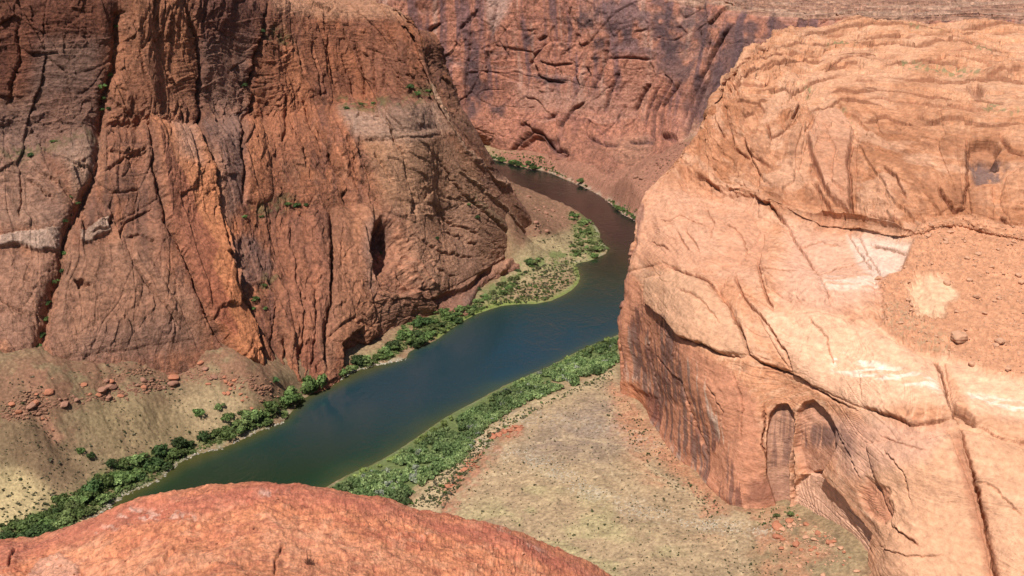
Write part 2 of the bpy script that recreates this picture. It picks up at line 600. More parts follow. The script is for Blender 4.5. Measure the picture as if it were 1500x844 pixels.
# ================================================================== CANYON FLOOR
nx, nr = 1050, 1050
ta = np.linspace(-0.80, 0.62, nx)
rr = np.exp(np.linspace(math.log(330), math.log(1800), nr))
Yg = np.broadcast_to(rr[None, :], (nx, nr)).copy()
Xg = ta[:, None]*Yg
Zg, SDg = floor_h(Xg, Yg)
P = np.stack([Xg, Yg, Zg], -1)
F = Surf(P)
n1 = fbm(Xg/30, Yg/30, 5, 1)
n2 = fbm(Xg/8, Yg/8, 4, 2)
c = np.zeros(P.shape) + np.array((0.25, 0.17, 0.095))
c = mixc(c, sstep(-0.3, 0.6, n1)*0.6, (0.22, 0.12, 0.07))
c = mixc(c, sstep(0.0, 0.7, n2)*0.5, (0.31, 0.23, 0.125))
F.col = c
aa, bb = 0.72*Xg+0.69*Yg, -0.69*Xg+0.72*Yg
lft = (F.px < 470)*(F.py < 760)
dr = ridged(aa/16+0.6*fbm(aa/30, bb/30, 3, 701), bb/90, 3, 700)
F.d += lft*sstep(4, 16, Zg)*(1.3*dr + 0.4*fbm(aa/3, bb/12, 3, 702))
F.d += (F.px > 600)*(Yg < 720)*(0.35*fbm(Xg/14, Yg/14, 4, 703))
right = F.px > 560 + 0*F.py
zone = right & (F.py > 530)
# right bank: pale sand, olive flats, red earth below the cliff
F.patch([(560, 860), (600, 740), (640, 700), (700, 640), (780, 590), (900, 540), (905, 560), (800, 592), (730, 640), (660, 710), (640, 760), (650, 860)], col=(0.42, 0.31, 0.18), soft=6, amt=0.9)
F.patch([(655, 745), (740, 640), (810, 590), (900, 560), (960, 620), (1000, 700), (1100, 760), (1100, 860), (640, 860)], col=(0.34, 0.235, 0.14), soft=8, amt=0.85)
ol = sstep(-0.2, 0.5, fbm(F.px/60, F.py/30, 4, 20))
F.patch([(655, 760), (800, 700), (960, 760), (1020, 860), (640, 860)], col=(0.35, 0.28, 0.145), soft=30, amt=0.85, mask=ol)
F.patch([(820, 600), (900, 570), (960, 640), (880, 680), (760, 660)], col=(0.24, 0.17, 0.125), soft=25, amt=0.8)
rd = sstep(-0.35, 0.4, fbm(F.px/40, F.py/22, 5, 24))
F.patch([(895, 560), (960, 625), (1060, 735), (1150, 745), (1240, 820), (1240, 870), (1090, 870), (1060, 790), (980, 760), (930, 680), (900, 640)], col=(0.38, 0.185, 0.105), soft=24, amt=0.8, mask=rd)
F.patch([(893, 555), (930, 590), (1000, 675), (1065, 735), (1040, 735), (980, 690), (930, 640), (900, 600)], col=(0.38, 0.165, 0.09), soft=12, amt=0.75)
for pts, a in (([(642, 745), (650, 712), (690, 668), (720, 652), (745, 655), (715, 690), (690, 725), (660, 760)], .8), ([(725, 628), (765, 622), (762, 642), (735, 652)], 0.9)):
    F.patch(pts, col=(0.36, 0.15, 0.09), soft=7, amt=a*0.8, mask=sstep(-0.5, 0.3, fbm(F.px/7, F.py/5, 4, 708)))
pf = fbm(F.px/28, F.py/12, 5, 720, 0.6)
fl_ = (F.px > 640)*(F.py > 555)
F.col = mixc(F.col, fl_*sstep(0.1, 0.5, pf)*0.35, (0.42, 0.30, 0.17))
F.col = mixc(F.col, fl_*sstep(0.1, 0.5, -pf)*0.35, (0.21, 0.15, 0.085))
for tr in ([(655, 735), (700, 700), (760, 690), (840, 700), (930, 690), (1000, 720)], [(740, 655), (830, 640), (900, 650), (960, 690), (1040, 745)], [(900, 600), (880, 640), (900, 700), (960, 760), (1000, 840)], [(1060, 760), (1080, 800), (1090, 860)]):
    dt, _, _ = polydist(F.jx, F.jy, tr)
    F.col = mixc(F.col, np.exp(-(dt/1.6)**2)*0.45, (0.46, 0.34, 0.21))
    F.d -= np.exp(-(dt/2)**2)*0.25
# white gravel wash
wash = [(700, 650), (770, 668), (820, 690), (860, 718), (930, 745), (1000, 762), (1080, 775), (1130, 780)]
d, _, al = polydist(F.jx, F.jy, wash)
k = np.exp(-(d/15)**2)*sstep(-0.1, 0.5, vn(F.px/2.2, F.py/2.0, 9))*sstep(-0.5, 0.4, fbm(F.px/25, F.py/8, 3, 99))*(F.px > 690)
F.col = mixc(F.col, k*0.5, (0.48, 0.41, 0.31))
d, _, al = polydist(F.jx, F.jy, [(690, 620), (800, 612), (900, 630), (960, 655)])
k = np.exp(-(d/14)**2)*sstep(0.1, 0.5, vn(F.px/2.5, F.py/2.0, 19))*(F.px > 700)
F.col = mixc(F.col, k*0.3, (0.4, 0.34, 0.28))
# left slopes
F.patch([(-80, 680), (40, 690), (110, 740), (160, 760), (60, 860), (-80, 860)], col=(0.47, 0.35, 0.18), soft=18, amt=0.95)
F.patch([(120, 560), (240, 590), (360, 600), (380, 640), (280, 670), (180, 700), (130, 640)], col=(0.28, 0.20, 0.105), soft=25, amt=0.8)
F.patch([(-80, 590), (60, 600), (130, 690), (100, 720), (0, 670), (-80, 660)], col=(0.18, 0.115, 0.065), soft=20, amt=0.85)
F.patch([(250, 590), (345, 560), (375, 640), (300, 650)], col=(0.38, 0.27, 0.15), soft=14, amt=0.8)
F.patch([(36, 545), (70, 540), (60, 600), (95, 640), (80, 650), (45, 605)], col=(0.46, 0.23, 0.14), soft=5, amt=0.9)
F.patch([(-80, 530), (60, 520), (300, 470), (430, 560), (385, 590), (300, 555), (200, 560), (100, 600), (-80, 625)], col=(0.25, 0.125, 0.075), soft=20, amt=0.85, mask=sstep(-0.7, 0.2, fbm(F.px/20, F.py/14, 4, 709)))
# talus behind the spur and at foot of back cliff
F.patch([(680, 225), (860, 300), (900, 350), (830, 350), (770, 380), (690, 260)], col=(0.20, 0.105, 0.065), soft=8, amt=0.92)
F.patch([(775, 350), (850, 335), (880, 360), (860, 385), (770, 420), (700, 450)], col=(0.30, 0.23, 0.125), soft=8, amt=0.8)
F.patch([(720, 222), (1100, 200), (1100, 380), (930, 340), (850, 275), (760, 245)], col=(0.27, 0.12, 0.08), soft=6, amt=0.9)
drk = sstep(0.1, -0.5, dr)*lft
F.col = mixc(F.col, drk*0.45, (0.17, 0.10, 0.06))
F.col = F.col*(1+0.2*fbm(F.px/2.5, F.py/2, 3, 704)[..., None])
for q in ([(-30, 840), (0, 770), (60, 745), (165, 680), (240, 655), (300, 640), (400, 585), (440, 575), (440, 590), (370, 632), (285, 664), (225, 706), (150, 745), (60, 800)],
          [(440, 580), (484, 548), (548, 518), (585, 490), (600, 465), (660, 452), (705, 440), (712, 456), (664, 480), (600, 510), (560, 532), (484, 566)],
          [(835, 312), (868, 318), (895, 366), (840, 384), (770, 400), (740, 435), (700, 455), (700, 430), (770, 382), (840, 360)]):
    F.patch(q, col=(0.125, 0.15, 0.05), soft=7, amt=0.85, mask=sstep(-0.6, 0.15, fbm(F.px/8, F.py/6, 3, 705)))
# shore: pale pebbles then green edge, from the distance to the water
sh = np.clip(-SDg, 0, 99)
F.col = mixc(F.col, np.exp(-((sh-2.0)/2.2)**2)*0.6*(SDg < 0)*sstep(-0.4, 0.4, n2), (0.34, 0.29, 0.21))
F.patch([(690, 455), (735, 440), (800, 440), (832, 424), (845, 408), (838, 388), (870, 378), (885, 366), (858, 382), (850, 395), (856, 412), (840, 432), (800, 450), (742, 452), (690, 475), (640, 500), (636, 488)], col=(0.15, 0.19, 0.045), soft=5, amt=0.9, warp=0.5)
F.patch([(480, 716), (515, 692), (551, 678), (597, 650), (636, 621), (672, 600), (707, 582), (736, 566), (771, 550), (800, 539), (853, 510), (905, 490), (905, 520), (800, 560), (720, 620), (640, 690), (560, 745), (500, 740)],
        col=(0.10, 0.135, 0.045), soft=3, amt=0.9, warp=0.3)
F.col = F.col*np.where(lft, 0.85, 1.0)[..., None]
rub = (F.px > 690)*sstep(0, 8, sh)*(Yg > 900)
F.d += rub*(1.2*np.abs(fbm(Xg/9, Yg/9, 4, 600)) + 1.0*fbm(Xg/22, Yg/22, 3, 601))
F.col = mixc(F.col, (SDg > 0)*1.0, (0.16, 0.13, 0.07))
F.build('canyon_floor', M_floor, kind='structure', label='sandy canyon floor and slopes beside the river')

# ================================================================== RIVER
gx = np.linspace(-420, 420, 420)
gy = np.linspace(380, 1650, 640)
WX, WY = np.meshgrid(gx, gy, indexing='ij')
sd = polysd(WX, WY, RIV)
wpx, wpy = proj(np.stack([WX, WY, 0*WX], -1))
water_col = np.zeros(WX.shape+(3,)) + np.array((0.003, 0.026, 0.012))
water_col = mixc(water_col, sstep(720, 560, wpy)*sstep(380, 520, wpy), (0.012, 0.034, 0.046))  # reflected sky blue painted into the middle reach
water_col = mixc(water_col, sstep(430, 330, wpy), (0.010, 0.008, 0.009))
water_col = mixc(water_col, np.exp(-np.clip(sd, 0, 99)/5)*0.8*sstep(300, 420, wpy), (0.06, 0.065, 0.022))
dR, _, _ = polydist(WX, WY, [tuple(pt(a, b, z=0)[:2]) for a, b in [(736, 567), (672, 601), (597, 651), (515, 693), (430, 745), (230, 900)]])
water_col = mixc(water_col, np.exp(-(dR/17)**2)*0.4*(0.6+0.4*fbm(WX/20, WY/20, 3, 77)), (0.045, 0.06, 0.025))
dL, _, _ = polydist(WX, WY, [tuple(pt(a, b, z=0)[:2]) for a, b in [(124, 767), (191, 720), (252, 684), (378, 632), (445, 582), (560, 533)]])
water_col = mixc(water_col, np.exp(-(dL/10)**2)*0.6, (0.07, 0.06, 0.015))
grid_mesh('river', np.stack([WX, WY, 0*WX], -1), water_col, M_water, kind='structure', label='dark green and blue river winding through the canyon')

# ================================================================== LEFT CLIFF
b1 = R((-420, 570, 470), (-250, 575, 520), (-110, 575, 545), (0, 578, 552), (100, 566, 574), (200, 546, 603), (300, 525, 631),
       (370, 555, 643), (426, 567, 5), (480, 551, 6), (532, 517, 6), (585, 482, 7), (638, 459, 7), (682, 450, 6), (712, 412, 7), (768, 385, 8))
b1b = b1[-1]
rows = []
rows.append(shift(b1, 0, -1, -22))
rows.append(b1)
rows.append(R((-420, 440, 510), (-250, 440, 545), (-110, 440, 568), (0, 440, 590), (100, 430, 605), (200, 420, 630), (300, 410, 662),
              (370, 430, 680), (430, 450, 690), (480, 440, 712), (530, 420, 735), (585, 420, 765), (630, 420, 800), (668, 415, 850), (712, 388, 920), (772, 362, 1016)))
rows.append(R((-420, 320, 530), (-250, 320, 565), (-110, 320, 590), (0, 330, 610), (100, 325, 628), (200, 320, 652), (295, 310, 690),
              (360, 315, 718), (425, 315, 745), (480, 310, 765), (530, 305, 785), (585, 310, 810), (625, 325, 850), (655, 330, 885), (698, 325, 925), (748, 312, 995)))
rows.append(R((-420, 225, 545), (-250, 225, 580), (-110, 228, 607), (0, 225, 628), (100, 222, 648), (200, 212, 675), (290, 205, 712),
              (350, 205, 750), (415, 200, 785), (470, 190, 810), (520, 175, 825), (565, 172, 838), (600, 168, 852), (636, 195, 888), (668, 225, 922), (704, 248, 966)))
rows.append(R((-420, 200, 560), (-250, 200, 595), (-110, 205, 622), (0, 205, 642), (100, 200, 662), (200, 190, 690), (285, 180, 728),
              (345, 175, 765), (410, 170, 803), (468, 158, 830), (520, 152, 855), (565, 148, 868), (597, 146, 882), (620, 142, 900), (636, 140, 918), (655, 160, 940)))
rows.append(R((-420, 90, 570), (-250, 90, 605), (-110, 90, 633), (0, 90, 655), (100, 90, 675), (200, 90, 702), (285, 90, 740),
              (345, 85, 780), (408, 80, 820), (466, 80, 848), (515, 78, 866), (560, 75, 880), (590, 75, 893), (607, 78, 908), (622, 85, 930), (632, 92, 960)))
rim = R((-420, -30, 585), (-250, -30, 620), (-110, -25, 648), (0, -20, 670), (100, -18, 690), (200, -15, 718), (285, -10, 758),
        (345, -5, 800), (405, 8, 845), (464, 12, 870), (512, 10, 888), (555, 12, 902), (583, 18, 915), (598, 28, 928), (610, 40, 945), (618, 52, 970))
rows.append(rim)
rows.append(shift(rim, -25, 40, 4))
rows.append(shift(rim, -160, 260, 6))
CAM = np.array([0, 0, H])
tap = [1]*11+[0.85, 0.6, 0.4, 0.15, 0]
for k, f in enumerate((0, 0, 0.022, 0.05, 0.075, 0.115, 0.13, 0.135, 0.135, 0.135)):
    if k < len(rows):
        rows[k] = [CAM+(p-CAM)*(1+f*tp) if k < 8 else p+(rows[7][c_]-rim[c_]) for c_, (p, tp) in enumerate(zip(rows[k], tap))]
# wrap the end of the spur round to its far side
for r in rows:
    e = r[-1]
    r.append(e+np.array([6, 55, -14]))
    r.append(e+np.array([-120, 260, -40]))
Pl = loft(rows, 1350, 760)
L_ = Surf(Pl, flip=False)
if L_.N[600, 300, 1] > 0 or L_.N[600, 300, 0] < 0:
    L_.N = -L_.N
    L_.flip = True
s, z, px, py = L_.su, Pl[..., 2], L_.px, L_.py
wz = z + 6*fbm(s/60, z/60, 3, 70)
ws = s + 8*fbm(s/50, z/50, 3, 71) + z*(0.1+0.32*sstep(150, 320, px))
upper = sstep(135, 185, z)
d = np.zeros(s.shape)
spur = sstep(500, 590, px)*sstep(172, 150, z)
slab = sstep(330, 250, px)*sstep(200, 150, z)         # big plain slabs low on the left
ruf = (1-0.6*spur)*(1-0.4*slab)
d += (1-0.6*spur)*(9*ridged(ws/105, z/300, 2, 31) + 2*ridged(ws/38, z/140, 2, 35) + 2.5*fbm(ws/40, wz/60, 3, 32))
cv, bd, tx, ty = voro(ws/30, wz/75, 4)               # tall fracture plates
d += ruf*(3.6*(cv-0.5) - 0.8*np.exp(-(bd/0.02)**2) + 2.5*(tx*(cv-0.5)+ty*0.25))
f2, bd2, cv2 = facets((ws+0.5*wz)/13, (wz-0.2*ws)/24, 5)
m2 = sstep(-0.35, 0.25, fbm(s/55, z/55, 3, 76))
d += ruf*m2*(3.6*f2 - 0.4*np.exp(-(bd2/0.04)**2))
f3, bd3, cv3 = facets((ws-0.45*wz)/6, (wz+0.2*ws)/9, 6)
brk = sstep(-0.2, 0.45, fbm(s/40, z/40, 3, 77)+0.4*upper-0.1)
d += brk*(0.4+0.6*ruf)*(1.9*f3 - 0.25*np.exp(-(bd3/0.07)**2))
f4, bd4, cv4 = facets((ws+0.3*wz)/2.6, (wz)/3.4, 7)
d += (0.35+0.65*brk)*0.55*f4
bedm = sstep(-0.2, 0.4, fbm(s/60, z/25, 3, 78))
t = (wz+3*fbm(s/25, z/40, 3, 79))/8.5 + 0.5*vn(s/30, z/15, 8)
d += upper*bedm*1.2*(((t % 1))**2-0.4) + 0.35*(((wz/3.3+0.04*s) % 1)-0.5)*(0.3+upper*bedm)
d += ruf*0.5*fbm(s/9, z/11, 4, 33, 0.6)
foot_ = sstep(70, 36, z)*sstep(360, 300, px)
nose = sstep(640, 700, px)
bl = contour(s/70, (wz+0.12*ws)/9, 0.035, 900)*sstep(0.0, 0.4, fbm(s/35, z/35, 3, 901))
d -= 0.3*bl
d = d*(1-0.8*foot_)*(1-0.45*nose) + 4*nose*spur
for k, (u, v, wd, dp) in enumerate((((ws)/9, z/55, 0.05, 1.6), ((ws+0.6*z)/16, (z-0.5*ws)/70, 0.04, 1.8), ((ws-0.5*z)/19, (z+0.4*ws)/60, 0.035, 1.5), (ws/60, (wz+0.15*ws)/14, 0.04, 1.2))):
    rg = np.abs(vn(u, v, 600+k))
    mm = sstep(0.15, 0.45, fbm(s/45, z/45, 3, 620+k))
    cl = np.exp(-(rg/wd)**2)*mm*(1-0.5*spur)
    d -= 0.6*dp*cl
    crk = cl if k == 0 else np.maximum(crk, cl)
L_.d = d
# colours
n1 = fbm(s/70, z/60, 5, 80)
n2 = fbm(s/14, z/20, 5, 81, 0.6)
n3 = fbm(s/9, z/70, 4, 82)                            # vertical streaks
c = np.zeros(Pl.shape) + np.array((0.31, 0.125, 0.068))
c = mixc(c, sstep(-0.1, 0.7, n1)*0.7, (0.40, 0.16, 0.08))
c = mixc(c, sstep(0.0, 0.7, -n1)*0.6, (0.25, 0.14, 0.095))
c = mixc(c, cv*0.4, (0.19, 0.10, 0.075))
c = mixc(c, sstep(0.6, 0.9, cv2)*m2*0.5, (0.36, 0.155, 0.08))
c = mixc(c, sstep(0.0, 0.6, n2)*0.55, (0.14, 0.07, 0.055))
c = mixc(c, sstep(0.2, 0.8, n3)*0.5*(1-spur), C_VARN)
c = mixc(c, sstep(0.2, 0.9, -n2)*0.4, (0.36, 0.19, 0.115))
n5 = fbm(s/3.5, z/3.5, 4, 84, 0.7)
c = c*(1+0.28*n5[..., None])
c = mixc(c, np.exp(-(bd2/0.05)**2)*m2*0.35, (0.10, 0.05, 0.04))
c = mixc(c, crk*0.38, (0.09, 0.045, 0.04))
c = mixc(c, bl*0.5, (0.10, 0.05, 0.04))
c = c*(1+0.22*(cv3-0.5)*brk)[..., None]
c = c*(1+0.25*(cv4-0.5))[..., None]
L_.col = c
Lc = L_.crack
def Lp(pts, disp=0, soft=3, col=None, amt=1.0, **k):
    L_.patch(pts, disp, soft*(1.7 if disp == 0 and amt < 0.85 else 1), col, amt*(0.85 if disp == 0 else 1), **k)
wide = dict(soft=14)
# large colour zones
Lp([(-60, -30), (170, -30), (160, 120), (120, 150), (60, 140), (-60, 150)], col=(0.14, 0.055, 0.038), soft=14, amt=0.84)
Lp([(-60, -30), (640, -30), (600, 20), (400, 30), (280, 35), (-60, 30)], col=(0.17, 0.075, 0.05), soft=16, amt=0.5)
Lp([(60, 55), (150, 60), (140, 150), (40, 150)], col=(0.20, 0.14, 0.115), soft=12, amt=0.7)
Lp([(-60, 150), (145, 150), (145, 215), (100, 225), (-60, 240)], col=(0.22, 0.145, 0.12), soft=10, amt=0.75)
Lp([(-60, 235), (60, 230), (100, 300), (90, 340), (-60, 350)], col=(0.29, 0.185, 0.14), soft=10, amt=0.7)
Lp([(80, 225), (145, 215), (140, 260), (110, 290)], col=(0.38, 0.29, 0.23), soft=8, amt=0.7)
Lp([(175, -20), (270, -20), (285, 60), (265, 190), (220, 200), (160, 200), (150, 140), (170, 60)], col=(0.43, 0.20, 0.115), soft=10, amt=0.75)
Lp([(290, 60), (365, 40), (355, 200), (300, 190)], col=(0.25, 0.155, 0.125), soft=8, amt=0.7)
Lp([(285, -20), (375, -20), (375, 50), (290, 60)], col=(0.13, 0.07, 0.065), soft=10, amt=0.7)
Lp([(298, 190), (350, 180), (350, 300), (330, 330), (310, 290)], col=(0.19, 0.13, 0.115), soft=8, amt=0.8)
Lp([(270, 190), (300, 210), (330, 330), (350, 440), (335, 420), (300, 300), (275, 240)], col=(0.42, 0.22, 0.14), soft=6, amt=0.8)
Lp([(222, 195), (290, 195), (312, 290), (332, 370), (348, 440), (372, 480), (380, 545), (350, 535), (312, 482), (282, 430), (262, 372), (236, 320)], disp=7, soft=3, col=(0.47, 0.195, 0.095), amt=0.9)
Lp([(226, 200), (262, 270), (290, 340), (310, 372), (300, 400), (335, 490), (330, 505), (285, 440), (262, 375), (238, 325)], col=(0.25, 0.085, 0.055), soft=3, amt=0.85)
Lp([(250, 190), (285, 195), (285, 245), (258, 235)], col=(0.52, 0.35, 0.28), soft=8, amt=0.6)
Lp([(100, 370), (185, 350), (225, 400), (280, 450), (300, 500), (180, 520), (80, 540), (70, 470)], col=(0.335, 0.18, 0.115), soft=10, amt=0.8)
Lp([(120, 490), (250, 470), (290, 505), (200, 530), (100, 535)], col=(0.22, 0.135, 0.11), soft=10, amt=0.65)
Lp([(-60, 375), (80, 380), (70, 450), (50, 520), (-60, 480)], col=(0.30, 0.165, 0.115), soft=8, amt=0.8)
Lp([(350, 344), (377, 351), (402, 387), (398, 410), (356, 424), (338, 422), (328, 370)], col=(0.16, 0.105, 0.095), soft=5, amt=0.8)
Lp([(375, 60), (420, 60), (450, 160), (420, 240), (385, 210)], col=(0.42, 0.175, 0.095), soft=8, amt=0.7)
Lp([(370, 170), (400, 200), (400, 300), (370, 310), (355, 250)], col=(0.45, 0.19, 0.10), soft=5, amt=0.7)
Lp([(385, -10), (600, 0), (600, 25), (520, 30), (400, 22)], col=(0.50, 0.28, 0.18), soft=5, amt=0.8)
Lp([(430, 30), (600, 40), (630, 110), (590, 150), (500, 145), (450, 120)], col=(0.32, 0.135, 0.08), soft=8, amt=0.6)
Lp([(495, 165), (560, 168), (640, 150), (660, 190), (600, 215), (520, 205)], col=(0.38, 0.27, 0.21), soft=7, amt=0.8)
Lp([(530, 210), (650, 200), (690, 240), (700, 290), (600, 330), (560, 290)], col=(0.40, 0.22, 0.12), soft=8, amt=0.75)
Lp([(480, 300), (560, 300), (550, 420), (560, 480), (490, 520), (480, 420)], col=(0.42, 0.20, 0.115), soft=9, amt=0.7)
Lp([(600, 300), (700, 290), (760, 340), (770, 370), (700, 410), (640, 440), (600, 400)], col=(0.34, 0.19, 0.12), soft=10, amt=0.75)
Lp([(400, 320), (470, 320), (480, 500), (420, 520), (400, 430)], col=(0.35, 0.155, 0.095), soft=9, amt=0.6)
for q in ([(492, 145), (549, 148), (595, 153), (600, 126), (634, 124), (636, 142), (617, 156), (578, 166), (499, 166)], [(0, 228), (60, 215), (140, 208), (140, 218), (80, 226), (20, 240)],
          [(380, 42), (400, 40), (425, 65), (415, 72), (385, 60)], [(360, 305), (420, 285), (440, 300), (380, 320)], [(385, 400), (410, 400), (405, 430), (380, 430)], [(730, 340), (700, 310), (680, 290), (690, 285), (740, 330)]):
    Lp(q, col=C_GRN, soft=4, amt=0.75, mask=sstep(-0.4, 0.4, vn(px/5, py/4, 5)))
# rounded blocks and slabs
Ld = L_.dome
for q, h, r in (([(175, -30), (262, -20), (284, 46), (290, 90), (288, 150), (290, 195), (225, 200), (215, 178), (150, 200), (158, 120), (166, 60)], 9, 45),
                ([(-60, 245), (30, 245), (110, 300), (90, 345), (20, 350), (-60, 352)], 4, 14), ([(40, 235), (85, 232), (140, 262), (115, 300), (85, 275)], 3, 10),
                ([(155, 225), (215, 215), (222, 300), (170, 330), (125, 335), (130, 300)], 4, 12), ([(105, 370), (180, 355), (190, 395), (250, 470), (280, 500), (180, 515), (75, 530), (72, 460)], 5, 25),
                ([(190, 358), (230, 330), (262, 378), (285, 445), (300, 490), (250, 470), (195, 398)], 4, 14), ([(-60, 382), (80, 384), (70, 440), (52, 470), (-60, 450)], 4, 14), ([(-60, 455), (50, 475), (55, 520), (-60, 520)], 4, 12),
                ([(350, 195), (370, 150), (385, 180), (398, 290), (375, 305), (352, 300)], 6, 12), ([(378, 60), (400, 62), (420, 120), (430, 170), (400, 195), (385, 150)], 5, 12), ([(430, 40), (455, 50), (475, 140), (445, 150), (425, 100)], 4, 12),
                ([(455, 175), (478, 150), (500, 200), (515, 260), (530, 300), (490, 290), (470, 230)], 5, 14), ([(400, 205), (440, 215), (470, 250), (500, 300), (430, 300), (405, 260)], 4, 14),
                ([(425, 325), (480, 310), (482, 370), (478, 440), (470, 500), (440, 480), (425, 420)], 5, 14), ([(488, 305), (545, 300), (548, 330), (545, 420), (560, 480), (530, 510), (484, 500), (484, 410)], 8, 28),
                ([(590, 300), (625, 305), (690, 375), (708, 400), (640, 432), (612, 400), (600, 360)], 6, 25), ([(640, 290), (700, 300), (765, 345), (770, 370), (712, 400), (680, 360)], 6, 22),
                ([(535, 215), (575, 205), (595, 245), (603, 300), (560, 290), (540, 250)], 3, 10), ([(582, 200), (640, 190), (668, 240), (690, 290), (620, 320), (606, 300), (596, 240)], 4, 20), ([(500, 170), (560, 168), (575, 200), (530, 210), (505, 205)], 4, 10),
                ([(320, 340), (350, 345), (400, 385), (398, 410), (356, 425), (335, 400)], 4, 12), ([(372, 430), (420, 425), (432, 500), (425, 560), (385, 540)], 5, 14)):
    Ld(q, h, r)
# carved lines
G1 = [(171, 20), (164, 100), (149, 142), (146, 199), (142, 249), (121, 299), (92, 351), (89, 397), (68, 451), (60, 500), (46, 536), (43, 570)]
Lc(G1, 9, 6, taper=False)
Lc(G1, 22, 3, taper=False)
Lc([(x_+5, y_) for x_, y_ in G1], 6, 0.1, taper=False, col=(0.42, 0.19, 0.11), k_=0.6)
G2 = [(262, -20), (284, 46), (292, 89), (288, 149), (292, 199), (306, 249), (313, 299), (327, 369), (338, 422), (356, 447)]
Lc(G2, 4.5, 6, step=-2.5, fade=20)
Lc([(390, 0), (384, 36), (366, 89), (363, 149), (348, 213), (352, 299)], 4, 6, step=3)
Lc([(217, 178), (220, 249), (228, 290), (238, 337), (263, 380), (284, 440), (309, 486), (341, 529), (366, 543)], 4, 5)
Lc([(26, 40), (30, 90), (10, 160)], 5, 4)
for q in ([(153, 228), (192, 235), (213, 220)], [(149, 260), (180, 240), (213, 228)], [(39, 263), (57, 277), (78, 299)], [(46, 249), (82, 270), (110, 300)],
          [(30, 250), (32, 330)], [(174, 356), (178, 333), (220, 312)], [(181, 353), (203, 351), (226, 367)], [(130, 350), (158, 342), (162, 316)], [(192, 397), (228, 440), (263, 486)],
          [(0, 445), (25, 460), (52, 468)], [(200, 285), (160, 290)], [(240, 110), (255, 130)], [(253, 150), (270, 190)], [(331, 105), (343, 95), (350, 110)], [(330, 190), (345, 175), (352, 195)]):
    Lc(q, 2.6, 3, step=-1.5, fade=8)
Lp([(0, 355), (60, 345), (88, 340), (90, 370), (60, 374), (28, 365), (-40, 378), (-60, 360)], disp=4, soft=2, col=(0.44, 0.33, 0.27), amt=0.8)
Lp([(114, 344), (156, 326), (162, 344), (135, 357), (117, 358)], disp=3.5, soft=2, col=(0.46, 0.34, 0.27), amt=0.8)
Lp([(110, 417), (122, 414), (132, 424), (116, 427)], disp=-6, soft=2)
# middle part
Lc([(483, 300), (486, 364), (483, 409), (481, 447), (475, 500), (478, 550)], 4, 5, step=1.5)
for q, w, dp in (([(422, 330), (430, 370), (436, 420)], 3, 4), ([(440, 420), (446, 480), (440, 540)], 3, 4), ([(460, 430), (462, 490), (458, 545)], 3, 4), ([(416, 496), (426, 570)], 5, 7),
                 ([(404, 440), (398, 500), (412, 545)], 3, 4), ([(500, 330), (498, 400)], 2, 2), ([(460, 185), (478, 213), (488, 240), (500, 262)], 5, 9), ([(440, 150), (455, 185), (470, 215)], 4, 5),
                 ([(425, 180), (440, 215), (452, 240)], 3, 4), ([(410, 140), (420, 185), (410, 215)], 4, 5), ([(563, 167), (578, 199), (592, 242), (602, 299), (606, 330)], 2.6, 4),
                 ([(521, 224), (532, 238), (545, 260)], 4.5, 7), ([(549, 226), (562, 248), (574, 275)], 3.5, 5), ([(505, 200), (516, 226), (522, 262)], 3, 4), ([(528, 210), (578, 204), (645, 199)], 2, 2),
                 ([(521, 57), (531, 100), (535, 146)], 3, 5), ([(563, 68), (567, 135)], 3, 4), ([(503, 78), (521, 142)], 3, 4), ([(595, 50), (599, 90), (602, 122)], 4, 6), ([(580, 40), (586, 100), (590, 150)], 2.5, 4),
                 ([(545, 60), (549, 100), (552, 145)], 2.5, 4), ([(480, 50), (487, 100), (494, 140)], 3, 4), ([(455, 60), (462, 100), (470, 150)], 3, 4), ([(430, 60), (440, 110)], 3, 4), ([(610, 60), (618, 100), (622, 120)], 2.5, 3),
                 ([(548, 176), (560, 171), (570, 178), (576, 196)], 2.5, 4), ([(522, 180), (530, 172), (540, 184)], 2, 3), ([(630, 300), (660, 330), (700, 350)], 2.5, 3),
                 ([(640, 240), (665, 275), (700, 310), (740, 345)], 3, 4), ([(600, 345), (640, 372), (690, 382)], 2, 3), ([(650, 340), (690, 360), (705, 385)], 2.5, 3), ([(610, 360), (640, 400), (665, 410)], 2, 2)):
    Lc(q, w, dp, step=-dp*0.4, fade=9)
# the cave
Lp([(549, 330), (560, 318), (576, 328), (592, 350), (602, 378), (590, 392), (612, 425), (590, 430), (562, 420), (552, 395), (545, 360)], disp=-8, soft=5)
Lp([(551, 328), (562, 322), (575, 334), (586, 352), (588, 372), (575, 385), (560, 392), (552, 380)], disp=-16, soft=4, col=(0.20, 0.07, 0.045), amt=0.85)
Lp([(548, 332), (562, 320), (578, 334), (584, 350), (568, 360), (562, 385), (552, 378)], col=(0.06, 0.035, 0.04), soft=4, amt=0.9)  # dark varnish together with painted cave shadow
for q in ([(577, 372), (600, 395), (632, 434)], [(570, 380), (590, 408), (620, 440)], [(588, 362), (612, 392), (640, 425)]):
    Lc(q, 3, -3, col=(0.40, 0.15, 0.08))
Lp([(532, 330), (548, 320), (548, 380), (552, 430), (538, 420), (530, 370)], col=(0.17, 0.115, 0.10), soft=6, amt=0.7)
# undercut rim at the foot of the spur
Lp([(500, 505), (530, 480), (540, 505), (520, 530), (505, 535)], disp=-7, soft=3, col=(0.17, 0.08, 0.06), amt=0.6)
Lp([(636, 436), (665, 428), (690, 420), (705, 400), (735, 400), (770, 372), (775, 396), (735, 418), (700, 455), (645, 465)], disp=-6, soft=2, col=(0.19, 0.075, 0.055), amt=0.75)
Lp([(680, 435), (700, 425), (705, 450), (685, 458)], col=(0.12, 0.11, 0.115), soft=4, amt=0.7)
Lp([(436, 505), (462, 500), (470, 545), (440, 560)], disp=-4, soft=3, col=(0.2, 0.075, 0.05), amt=0.5)
